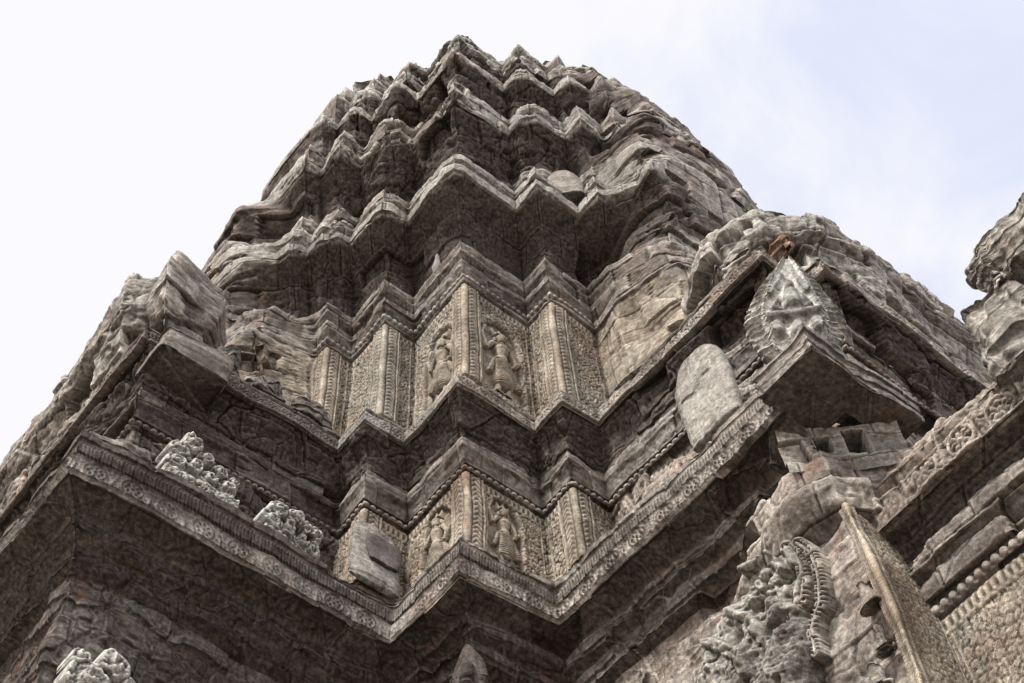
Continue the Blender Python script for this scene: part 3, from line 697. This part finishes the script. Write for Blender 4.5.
def PA(x, y, a):                # sight line of a photo point on the plane a
    d = R.T @ np.array([x - 512, y - 341.5, F]); d = d * a / d[0]; return d[1], d[2]

mass([(9.55, 8.6), (9.46, 7.4), (9.34, 6.2), (9.29, 5.3), (9.27, 4.9), (9.4, 4.88)], [(.0, 7.5, 'a'), (0, 11.5, 'a'), (.0, 12.2, 'a'), (-.1, 12.5, 'a'), (-.3, 12.7, 'a')], rporch, .018, 1.5, M_PINK, 'rough_wall')
# ---- carved pediment end on the wall below the right ledge: a lichen-grey beast head with beaded snake bodies
def pts2(L, a=9.35): return [PA(x, y, a) for x, y in L]
ob, oz = 6.3, 9.6
def loc(L): return [(ob - b, z - oz) for b, z in pts2(L)]          # X runs along -b
def chain(L, r0, r1, k=1.):
    P_ = loc(L); n_ = len(P_) - 1; return [(P_[i][0], P_[i][1], r0 + (r1 - r0) * i / n_, P_[i + 1][0], P_[i + 1][1], r0 + (r1 - r0) * (i + 1) / n_, k) for i in range(n_)]
body = chain([(775, 560), (790, 575), (800, 600)], .17, .25, .8) + chain([(765, 600), (740, 640), (725, 690), (720, 740)], .25, .45, .75) + chain([(790, 620), (800, 670), (790, 740)], .28, .45, .9) + chain([(770, 650), (760, 740)], .4, .5, .8)
jaw = chain([(752, 575), (768, 568), (780, 585)], .05, .09, 1.6) + chain([(800, 560), (812, 585), (808, 612)], .07, .05, 1.5)
snakes = [[(797, 556), (806, 562), (812, 575), (815, 592), (812, 608), (803, 620), (800, 634), (805, 650), (812, 668), (816, 690)],
          [(808, 552), (820, 560), (827, 575), (831, 595), (829, 612), (822, 626), (820, 642), (826, 660)]]
def beast(X, Z):
    p3 = np.stack([X, Z, X * 0], -1)
    b_ = caps(X, Z, body)
    lump = .13 * fbm(p3 * 3.2, 4, .55, 400) + .07 * ridged(p3 * 3.6, 3, 410)
    h = np.where(b_ > 0, np.maximum(b_ + lump * sm(0, .15, b_), .01), -1)
    j_ = caps(X, Z, jaw); h = np.where(j_ > 0, np.maximum(h, j_ + .16), h)
    return h
def pits(X, Z):
    h = beast(X, Z)
    for (x, y, r) in ((770, 577, .12), (802, 588, .08), (778, 612, .07), (790, 640, .09)):
        c = loc([(x, y)])[0]; h = np.where(h > 0, h - .50 * np.exp(-(((X - c[0]) / (r * 1.5)) ** 2 + ((Z - c[1]) / r) ** 2)), h)
    for (L_, r_, a_) in (([(752, 560), (775, 562), (795, 580)], .05, .06), ([(750, 590), (772, 592), (790, 606)], .06, .06), ([(735, 620), (765, 630), (785, 655)], .06, .06), ([(725, 655), (755, 665), (775, 690)], .07, .06)):
        c_ = caps(X, Z, chain(L_, r_, r_ * 1.3)); h = np.where((c_ > 0) & (h > 0), h + a_ * c_ / r_ * (.85 + .15 * np.cos(X * 45 + Z * 30)), h)
    return np.where(h > -.3, h, -1)
def pitdark(X, Z):  # painted shade in the pits and down the right side
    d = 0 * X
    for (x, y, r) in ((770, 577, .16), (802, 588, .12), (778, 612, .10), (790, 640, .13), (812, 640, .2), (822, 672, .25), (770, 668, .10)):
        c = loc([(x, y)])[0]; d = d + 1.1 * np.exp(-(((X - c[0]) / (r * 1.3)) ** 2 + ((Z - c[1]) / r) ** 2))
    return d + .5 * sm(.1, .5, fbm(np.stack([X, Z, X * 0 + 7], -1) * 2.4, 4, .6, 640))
ped = thing('carved_beast_head', 'pale lichen-crusted beast head with open mouth and beaded snake coils, low on the right', 'carving', (9.45, 6.3, 10.5))
relief('head', (9.33, ob, oz), (0, -1), (-1, 0), 3.4, 3.6, pits, M_BEAST, ped, res=.013, e=1.0, att={'lich': .12, 'stain_shade': pitdark}, thr=-.5)
for sn_ in snakes:
    cs = chain(sn_, .105, .07, 1.0)
    def f(X, Z, cs=cs):
        h = -np.ones(X.shape); acc = 0
        for (x1, z1, r1, x2, z2, r2, k) in cs:
            dx, dz = x2 - x1, z2 - z1; l = math.hypot(dx, dz); t = ((X - x1) * dx + (Z - z1) * dz) / (l * l); tc = np.clip(t, 0, 1)
            d = np.hypot(X - x1 - tc * dx, Z - z1 - tc * dz); r = r1 + (r2 - r1) * tc; ss = acc + tc * l
            hh = np.sqrt(np.clip(r * r - d * d, 0, None)) * 1.1 + .10 + .022 * np.cos(ss * 2 * math.pi / .055) * (d > r * .25) - .03 * np.exp(-((d - r * .3) / .012) ** 2)
            h = np.where((d < r) & (hh > h), hh, h); acc += l
        return h
    relief('snake_coil', (9.33, ob, oz), (0, -1), (-1, 0), 3.4, 3.6, f, M_CORN, ped, res=.011, e=.6, att={'lich': .1})
# small worn figures along the pilaster
for (x, y, w_) in ((868, 598, .20), (882, 640, .18), (880, 678, .22)):
    b_, z_ = PA(x, y, 9.3); stone('carved_fragment', (9.24, b_, z_ - .25), w_ * 1.7, .42, .24, B_DIR, None, None, M_CORN, e=.7, n=(50, 60), parent=gal, seed=x, lumps=.05, sq=2.2, wf=lambda t: 1 - .5 * t)

# ================================================================== FREE STONES ON THE LEDGES
def ser(t, n_=9, a=.10): return a * (abs((t * n_) % 1 - .5) * 2)
def scrolls(seed, k=1.):
    rs_ = random.Random(seed); C_ = [(-.36, .30, .15), (-.12, .34, .15), (.13, .30, .15), (.36, .30, .14), (-.25, .58, .17), (.04, .60, .15), (.28, .52, .13), (-.30, .86, .15), (-.02, .84, .13), (.42, .12, .09)]
    C_ = [(x + rs_.uniform(-.04, .04), z + rs_.uniform(-.04, .04), r) for x, z, r in C_]
    Hh = [(-.02, .46, .075), (.20, .42, .055), (-.14, .70, .065), (.20, .72, .06), (-.40, .50, .045)]
    def f(X, Z):
        h = np.zeros(X.shape)
        for (x, z, r) in C_:
            d = np.hypot(X - x, Z - z); th = np.arctan2(Z - z, X - x)
            h = np.maximum(h, np.sqrt(np.clip(1 - (d / r) ** 2, 0, 1)) * .09 + .018 * np.cos(d / r * 9 - th) * (d < r))
        for (x, z, r) in Hh: h = h - .16 * np.exp(-(np.hypot(X - x, Z - z) / r) ** 4)
        return k * (h + .022 * np.cos((X + Z * .3) * 75) * (Z < .12) * (Z > .03) + .02 * fbm(np.stack([X, Z, X * 0 + seed], -1) * 9, 3, .6, 500))
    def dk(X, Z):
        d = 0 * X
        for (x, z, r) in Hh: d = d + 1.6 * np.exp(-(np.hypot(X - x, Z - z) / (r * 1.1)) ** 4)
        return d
    return f, dk
def holes(seed, k=1.):
    def f(X, Z):
        p3 = np.stack([X, Z, X * 0 + seed], -1)
        return k * (.07 * fbm(p3 * 5, 3, .6, 500) - .20 * sm(.15, .5, vn(p3 * 5.5, 510 + seed)) + .05 * ridged(p3 * 9, 2, 520))
    return f
def pierced(C_, Hh, base, seed, sc_=1.):
    def f(X, Z):
        h = -np.ones(X.shape)
        for (x, z, r) in C_:
            d = np.hypot(X - x, Z - z) + .018 * vn(np.stack([X * 9, Z * 9, X * 0 + seed], -1), 5); th = np.arctan2(Z - z, X - x)
            b_ = .22 + .11 * np.sqrt(np.clip(1 - (d / r) ** 2, 0, 1)) + .020 * np.cos(d / r * 10 - th * (1 if x > 0 else -1))
            h = np.where(d < r, np.maximum(h, b_), h)
        for (x, z, r) in Hh:
            d = np.hypot((X - x), Z - z) + .02 * vn(np.stack([X * 11, Z * 11, X * 0 + seed + 3], -1), 6)
            h = np.where((h > 0) & (d < r), .05, np.where((h > 0) & (d < r * 1.5), h - .05 * (1.5 - d / r), h))
        bx = (np.abs(X) < base[0]) & (Z < base[1]); h = np.where(bx & (h < .33), .30 + .008 * np.cos((X + Z * .25) * 52) * (Z > .05) * (Z < base[1] - .04) - .05 * (np.abs(Z - base[1] + .02) < .018), h)
        nz_ = fbm(np.stack([X, Z, X * 0 + seed], -1) * 7, 4, .65, 700)
        return np.where(h > 0, np.maximum(h + .045 * nz_ - .03 * sm(.1, .5, -nz_), .01), h)
    def dk(X, Z):  # painted shade inside the hollows
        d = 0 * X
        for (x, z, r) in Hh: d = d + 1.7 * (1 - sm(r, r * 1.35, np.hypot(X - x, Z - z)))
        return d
    return f, dk
P1 = pierced([(-.42, .42, .17), (-.40, .70, .18), (-.22, .95, .17), (-.16, .50, .17), (.0, .78, .15), (.10, .40, .16), (.24, .64, .15), (.36, .40, .16), (.46, .58, .10), (-.30, 1.08, .09)], [(-.12, .68, .075), (.10, .56, .06), (.24, .44, .06), (-.28, .52, .05), (.36, .56, .045)], (.56, .24), 1)
tag(relief('carved_stone', (4.08, 11.22, 14.92), (1, 0), (0, -1), 1.3, 1.3, P1[0], M_LICH, None, res=.009, e=.8, att={'stain_shade': P1[1], 'lich': .1}),
    'pale lichen-covered carved stone pierced by dark hollows, larger of the two on the left ledge', 'carved stone')
P2 = pierced([(-.40, .32, .18), (-.30, .58, .17), (-.10, .40, .18), (-.02, .64, .16), (.18, .38, .16), (.38, .34, .16), (.34, .56, .14), (.16, .56, .12)], [(.06, .50, .065), (.26, .46, .05), (-.22, .44, .045)], (.5, .16), 4)
tag(relief('carved_stone', (5.60, 11.22, 14.92), (1, 0), (0, -1), 1.25, 1.0, P2[0], M_LICH, None, res=.009, e=1.1, att={'stain_shade': P2[1], 'lich': .1}),
    'smaller knobbly lichen-white stone between the pierced stone and the grey slab', 'carved stone')
sl = stone('stone_slab', (6.88, 10.86, 14.93), .86, 1.38, .16, A_DIR, 'grey leaning slab with a smooth bare patch in the corner beside the lower tower wall', 'stone slab', M_PALE,
      wf=lambda t: 1.0 - .12 * t - .5 * max(0, t - .72), e=.6, n=(110, 110), tilt=.05, seed=3, att={'lich': .15})
patchm = mat_stone('smooth_grey_patch', (.20, .17, .165), (.17, .145, .14), (.14, .12, .12), joints=False, bump=.25)
stone('smooth_patch', (6.98, 10.80, 15.42), .62, .62, .10, A_DIR, None, None, patchm, wf=lambda t: .75 + .25 * math.sin(t * 2.6), e=.25, n=(50, 70), parent=None, seed=4, tilt=.05).name = 'smooth_patch'
sp = bpy.data.objects['smooth_patch']; sp.parent = sl
stone('stone_fragment', (2.85, 11.1, 14.9), .95, .32, .3, A_DIR, 'low worn fragment with mossy rim at the outer corner of the left ledge', 'stone fragment', M_ROCK, e=1.4, n=(40, 120), seed=5, lumps=.08)
stone('stone_slab', (8.98, 6.08, 14.93), 1.0, 2.05, .24, B_DIR, 'tall rounded pale slab with a dark crack standing on the slanting right ledge', 'stone slab', M_PALE,
      wf=lambda t: (1.02 - .10 * abs(t - .45) * 2) * math.sqrt(max(0, 1 - max(0, (t - .62) / .40) ** 2)), e=.55, n=(150, 130), tilt=-.03, seed=6, face=lambda X, Z: -.05 * np.exp(-((Z - 1.12 - .25 * X - .06 * np.sin(X * 14)) / .018) ** 2) * (X > -.38) * (X < .25))
# the naga antefix over the eave block
def naga_w(t): return (.70 + .36 * math.sin(min(1, t / .4) * math.pi / 2)) * (1 if t < .35 else max(.02, 1 - ((t - .35) / .66) ** 1.25) ** .8)
def naga_face(X, Z):
    t = Z / 2.5; S_ = [(0, 1.02, .15, 0, 1.30, .13, 1.2), (0, 1.46, .095, 0, 1.54, .09, 1.5), (0, 1.62, .07, 0, 1.78, .02, 1.2), (-.14, 1.30, .055, -.24, 1.08, .05, 1.4), (-.24, 1.08, .05, -.10, .98, .045, 1.4), (.14, 1.30, .055, .24, 1.08, .05, 1.4), (.24, 1.08, .05, .10, .98, .045, 1.4), (-.30, .86, .09, .12, .82, .08, 1.3), (.30, .86, .09, -.12, .82, .08, 1.3), (-.26, .45, .12, -.26, .65, .1, 1.), (.0, .40, .13, .0, .62, .1, 1.), (.26, .45, .12, .26, .65, .1, 1.), (-.24, 1.5, .06, -.08, 1.95, .05, .9), (.24, 1.5, .06, .08, 1.95, .05, .9)]
    h = np.maximum(caps(X, Z, S_), 0)
    w = np.array([naga_w(x) for x in np.linspace(0, 1, 200)]) * .52; wl = np.interp(t, np.linspace(0, 1, 200), w)
    rim = np.abs(X) / np.maximum(wl, .05)
    return h * 1.3 + .05 * np.exp(-((rim - .72) / .10) ** 2) + .03 * np.cos(Z * 2 * math.pi / .13) * (rim > .80) + .03 * foliage(X, Z, 3, .12) * 8 * .1
naga = stone('naga_antefix', (8.84, 4.46, 14.55), 1.14, 2.6, .30, C_DIR, 'pale green-grey pointed antefix with serrated rim standing on the square eave block', 'antefix', M_LICH,
      wf=lambda t: naga_w(t) * (1 + .11 * (abs((t * 17) % 1 - .5) * 2 > .45)), face=naga_face, e=.5, n=(200, 220), sq=2.2, seed=7, tilt=.02, lean=.10)
stone('stone_slab', (8.86, 7.95, 25.25), .75, 1.25, .3, C_DIR, 'small pinkish rounded slab on an upper cornice at the right of the tower', 'stone slab', M_PINK, wf=lambda t: math.sqrt(max(0, 1 - (max(0, t - .4) / .62) ** 2)), e=.6, n=(50, 60), seed=8)
stone('corner_stone', (7.0, 9.15, 25.2), .55, .55, .4, C_DIR, 'small worn corner stone on the third cornice peak above the tall carved panels', 'corner stone', M_ROCK, e=1.5, n=(30, 40), seed=9)
stone('corner_stone', (6.45, 10.6, 25.2), .42, .95, .3, C_DIR, 'pointed pale stump standing left of the central peak on the third cornice', 'corner stone', M_ROCK, wf=lambda t: 1 - .8 * t, e=1.0, n=(40, 40), seed=10)
for k, (a_, w_, lb) in enumerate(((4.15, .62, 'leftmost of the brown frayed stumps along the upper left ledge'), (5.0, .85, 'widest brown frayed stump, middle of the row on the upper left ledge'), (5.72, .8, 'brown frayed stump nearest the tower on the upper left ledge'))):
    stone('frayed_stump', (a_, 11.55, 18.74), w_, .62, .4, A_DIR, lb, 'stone stump', M_CORN, e=2.0, n=(60, 90), group='frayed stumps along the upper left ledge', seed=20 + k, lumps=.14, wf=lambda t: math.sqrt(max(.05, 1 - t * t * .8)), att={'stain_shade': .3})
stone('broken_block', (3.55, 11.35, 17.75), 1.25, .75, .9, A_DIR, 'dark broken block hanging out of the upper left ledge under a small yellow plant', 'stone block', M_CORN, e=1.2, n=(60, 120), sq=8, seed=30, wf=lambda t: 1, att={'stain_shade': .25})
P3 = pierced([(-.55, .3, .3), (-.45, .75, .28), (-.2, 1.1, .22), (-.1, .5, .3), (.1, .9, .22), (.3, .55, .28), (.45, .8, .16), (.6, .35, .25), (.3, .2, .3), (-.2, .15, .3), (-.62, 1.0, .12)], [(-.3, .9, .06), (.12, .66, .07), (.42, .6, .05), (-.1, .8, .05)], (.8, .1), 9)
tag(relief('carved_crest', (3.85, 11.36, 10.55), (1, 0), (0, -1), 1.8, 1.5, P3[0], M_LICH, None, res=.011, e=1.4, att={'stain_shade': P3[1], 'lich': .1}), 'lichen-covered crest of a lower gable rising at the bottom left edge', 'gable crest')
stone('niche_head', (7.66, 9.80, 12.15), .52, 1.15, .4, C_DIR, 'small ogive-headed stone niche figure in the dark corner at the bottom centre', 'niche figure', M_CORN,
      wf=lambda t: .9 if t < .45 else max(.05, math.cos((t - .45) / .56 * math.pi / 2)), face=lambda X, Z: np.maximum(caps(X, Z, [(0, .45, .12, 0, .62, .11, 1.), (0, .1, .17, 0, .25, .16, .9)]), 0) - .04, e=.6, n=(110, 80), seed=32, att={'stain_shade': .75})
stone('orange_fragment', (9.75, 4.75, 18.62), .75, .42, .3, B_DIR, 'orange-brown carved fragment lodged in the ruined shoulder above the serrated antefix', 'stone fragment', mat_stone('orange_sandstone', (.46, .31, .22), (.36, .22, .15), (.2, .12, .09), base_red=.3), e=.9, n=(50, 80), seed=33, lumps=.12)
# gable end at the far right
gb = thing('ruined_gable', 'jagged grey gable stone overhanging the sky at the far right edge', 'gable stone', (9.3, 1.3, 12.6))
c_ = U(1022, 262, 13.8); stone('gable_head', (c_[0], c_[1], 13.6), 1.25, 1.05, .45, B_DIR, None, None, M_ROCK, e=1.6, n=(130, 200), parent=gb, seed=40, lumps=.13, wf=lambda t: (.5 + .6 * math.sin(t * 2.6)) * (1 + .10 * (abs((t * 8) % 1 - .5) > .25)), lean=.35, att={'lich': .2}, sq=2.6)
c_ = U(1030, 345, 12.8); stone('gable_foot', (c_[0], c_[1], 12.4), .95, 1.5, .6, B_DIR, None, None, M_ROCK, e=1.7, n=(120, 170), parent=gb, seed=41, lumps=.12, att={'lich': .15}, sq=5)

# ---- small living things
def blob(name, at, sc_, mat, label, cat, seed=0):
    o = stone(name, at, sc_[0], sc_[2], sc_[1], C_DIR, label, cat, mat, wf=lambda t: math.sin(math.pi * min(.97, max(.03, t))), df=lambda t: math.sin(math.pi * min(.97, max(.03, t))), e=.05, n=(20, 24), sq=2, seed=seed); return o
def flat_mat(name, c, r=.8):
    m = bpy.data.materials.new(name); m.use_nodes = True; b = m.node_tree.nodes['Principled BSDF']; b.inputs['Roughness'].default_value = r
    n_ = m.node_tree.nodes.new('ShaderNodeTexNoise'); n_.inputs['Scale'].default_value = 25; q_ = m.node_tree.nodes.new('ShaderNodeValToRGB')
    q_.color_ramp.elements[0].color = (*[x * .75 for x in c], 1); q_.color_ramp.elements[1].color = (*c, 1)
    m.node_tree.links.new(n_.outputs['Fac'], q_.inputs[0]); m.node_tree.links.new(q_.outputs[0], b.inputs['Base Color']); return m
M_BIRD = flat_mat('white_plumage', (.80, .80, .82)); M_ORG = flat_mat('orange_clay', (.55, .33, .16)); M_LEAF = flat_mat('yellow_green_leaf', (.38, .42, .07))
def bird(at, ang, label):
    bz = thing('white_bird', label, 'bird', at)
    def tube(name, pts, r):
        P_ = np.array(pts, float); n_ = len(P_); th = np.linspace(0, 2 * math.pi, 12, endpoint=False); ca, sa = math.cos(ang), math.sin(ang)
        rows_ = []
        for i in range(n_):
            rows_.append(np.stack([P_[i, 0] + 0 * th, P_[i, 1] + r[i] * np.cos(th), P_[i, 2] + r[i] * np.sin(th)], -1))
        G_ = np.array(rows_); X = G_[..., 0] * ca - G_[..., 1] * sa; Y = G_[..., 0] * sa + G_[..., 1] * ca
        G_ = np.stack([X + at[0], Y + at[1], G_[..., 2] + at[2]], -1)
        return grid_mesh(name, G_, {}, M_BIRD, bz, wrap=True)
    tube('body', [(-.26, 0, .05), (-.16, 0, .07), (-.06, 0, .10), (.04, 0, .12), (.10, 0, .15), (.14, 0, .18), (.17, 0, .185), (.20, 0, .18), (.235, 0, .175)], [.012, .025, .055, .06, .045, .034, .036, .022, .003])
    for sd in (-1, 1): tube('wing', [(.07, .05 * sd, .13), (-.02, .065 * sd, .115), (-.14, .05 * sd, .08), (-.22, .03 * sd, .06)], [.006, .030, .022, .003])
bird(tuple(U(437, 269, 22.95)), -2.2, 'small white bird perched on the cornice left of the central corner')
blob('clay_nest', tuple(U(616, 305, 22.3)), (.17, .17, .15), M_ORG, 'small round orange clay nest on the cornice at the right of the tower', 'nest', 3)
rnd = random.Random(4)
def tuft(at, n_, L_, label):
    V_ = []; F_ = []
    for i in range(n_):
        an = rnd.uniform(0, 2 * math.pi); el = rnd.uniform(.2, 1.3); l = L_ * rnd.uniform(.6, 1.1); w = l * .13
        d = np.array([math.cos(an) * math.cos(el), math.sin(an) * math.cos(el), math.sin(el)]); sd = np.array([-math.sin(an), math.cos(an), 0]) * w
        o = np.array(at); m = o + d * l * .55; t_ = o + d * l + np.array([0, 0, -l * .25]); b0 = len(V_)
        V_ += [o - sd * .3, o + sd * .3, m + sd, m - sd, t_ + sd * .2, t_ - sd * .2]; F_ += [[b0, b0 + 1, b0 + 2, b0 + 3], [b0 + 3, b0 + 2, b0 + 4, b0 + 5]]
    tag(poly_mesh('small_plant', np.array(V_), np.array(F_), {}, M_LEAF), label, 'plant')
tuft(U(193, 384, 18.4), 26, .26, 'larger yellow-green plant growing on the broken block of the upper left ledge')
tuft(U(216, 390, 18.4), 16, .20, 'tiny bright yellow plant just right of the larger one on the broken block')

# ================================================================== GROUND, SKY, CAMERA
s_ = 400
V = np.array([[-s_, -s_, -1.6], [s_, -s_, -1.6], [s_, s_, -1.6], [-s_, s_, -1.6]], float)
g = bpy.data.materials.new('sandy_court_paving'); g.use_nodes = True
b = g.node_tree.nodes['Principled BSDF']; nn = g.node_tree.nodes.new('ShaderNodeTexNoise'); nn.inputs['Scale'].default_value = 30
rp = g.node_tree.nodes.new('ShaderNodeValToRGB'); rp.color_ramp.elements[0].color = (.30, .27, .22, 1); rp.color_ramp.elements[1].color = (.45, .41, .34, 1)
g.node_tree.links.new(nn.outputs['Fac'], rp.inputs[0]); g.node_tree.links.new(rp.outputs[0], b.inputs['Base Color']); b.inputs['Roughness'].default_value = .95
go = poly_mesh('ground', V, np.array([[0, 1, 2, 3]]), {}, g); go['kind'] = 'structure'

world = bpy.data.worlds.new('World'); bpy.context.scene.world = world; world.use_nodes = True
nt = world.node_tree; N = nt.nodes; L = nt.links; bg = N['Background']
SUN = np.array([-.74, -.20, .92]); SUN /= np.linalg.norm(SUN)
sky = N.new('ShaderNodeTexSky'); sky.sky_type = 'NISHITA'; sky.sun_disc = False
sky.sun_elevation = math.asin(SUN[2]); sky.sun_rotation = math.atan2(SUN[0], SUN[1])
tcw = N.new('ShaderNodeTexCoord'); nz1 = N.new('ShaderNodeTexNoise'); nz1.inputs['Scale'].default_value = 4.5; nz1.inputs['Detail'].default_value = 7; nz1.inputs['Roughness'].default_value = .55; nz1.inputs['Distortion'].default_value = .5
L.new(tcw.outputs['Generated'], nz1.inputs['Vector'])
dt = N.new('ShaderNodeVectorMath'); dt.operation = 'DOT_PRODUCT'; L.new(tcw.outputs['Generated'], dt.inputs[0])
lf_ = -R[0]; dt.inputs[1].default_value = tuple(float(x) for x in lf_)     # thicker cloud towards the sun's side
ad = N.new('ShaderNodeMath'); ad.operation = 'MULTIPLY_ADD'; L.new(dt.outputs['Value'], ad.inputs[0]); ad.inputs[1].default_value = .55; L.new(nz1.outputs['Fac'], ad.inputs[2])
mr = N.new('ShaderNodeMapRange'); mr.interpolation_type = 'SMOOTHSTEP'; L.new(ad.outputs[0], mr.inputs[0]); mr.inputs[1].default_value = .22; mr.inputs[2].default_value = .50
mx = N.new('ShaderNodeMix'); mx.data_type = 'RGBA'; L.new(mr.outputs[0], mx.inputs[0])
mx.inputs[6].default_value = (7.5, 8.0, 9.7, 1); mx.inputs[7].default_value = (9.7, 9.6, 9.9, 1)
mx2 = N.new('ShaderNodeMix'); mx2.data_type = 'RGBA'; mx2.inputs[0].default_value = .94; L.new(sky.outputs[0], mx2.inputs[6]); L.new(mx.outputs[2], mx2.inputs[7])
L.new(mx2.outputs[2], bg.inputs['Color']); bg.inputs['Strength'].default_value = .105

from mathutils import Matrix, Vector
sun = bpy.data.lights.new('sun', 'SUN'); sun.energy = 5.0; sun.angle = math.radians(12); sun.color = (1, .95, .87)
so = bpy.data.objects.new('sun', sun); col.objects.link(so)
so.rotation_euler = Vector([float(x) for x in SUN]).to_track_quat('Z', 'Y').to_euler()
cam = bpy.data.cameras.new('camera'); cam.sensor_width = 36; cam.lens = F / 1024 * 36; cam.clip_end = 2000; cam.clip_start = .05
co_ = bpy.data.objects.new('camera', cam); col.objects.link(co_)
rt, dn, fw = R
co_.matrix_world = Matrix(((rt[0], -dn[0], -fw[0], 0), (rt[1], -dn[1], -fw[1], 0), (rt[2], -dn[2], -fw[2], ZG), (0, 0, 0, 1)))
sc = bpy.context.scene; sc.camera = co_
sc.view_settings.view_transform = 'Standard'; sc.view_settings.look = 'None'; sc.view_settings.exposure = 0
sc.cycles.max_bounces = 6; sc.cycles.diffuse_bounces = 4
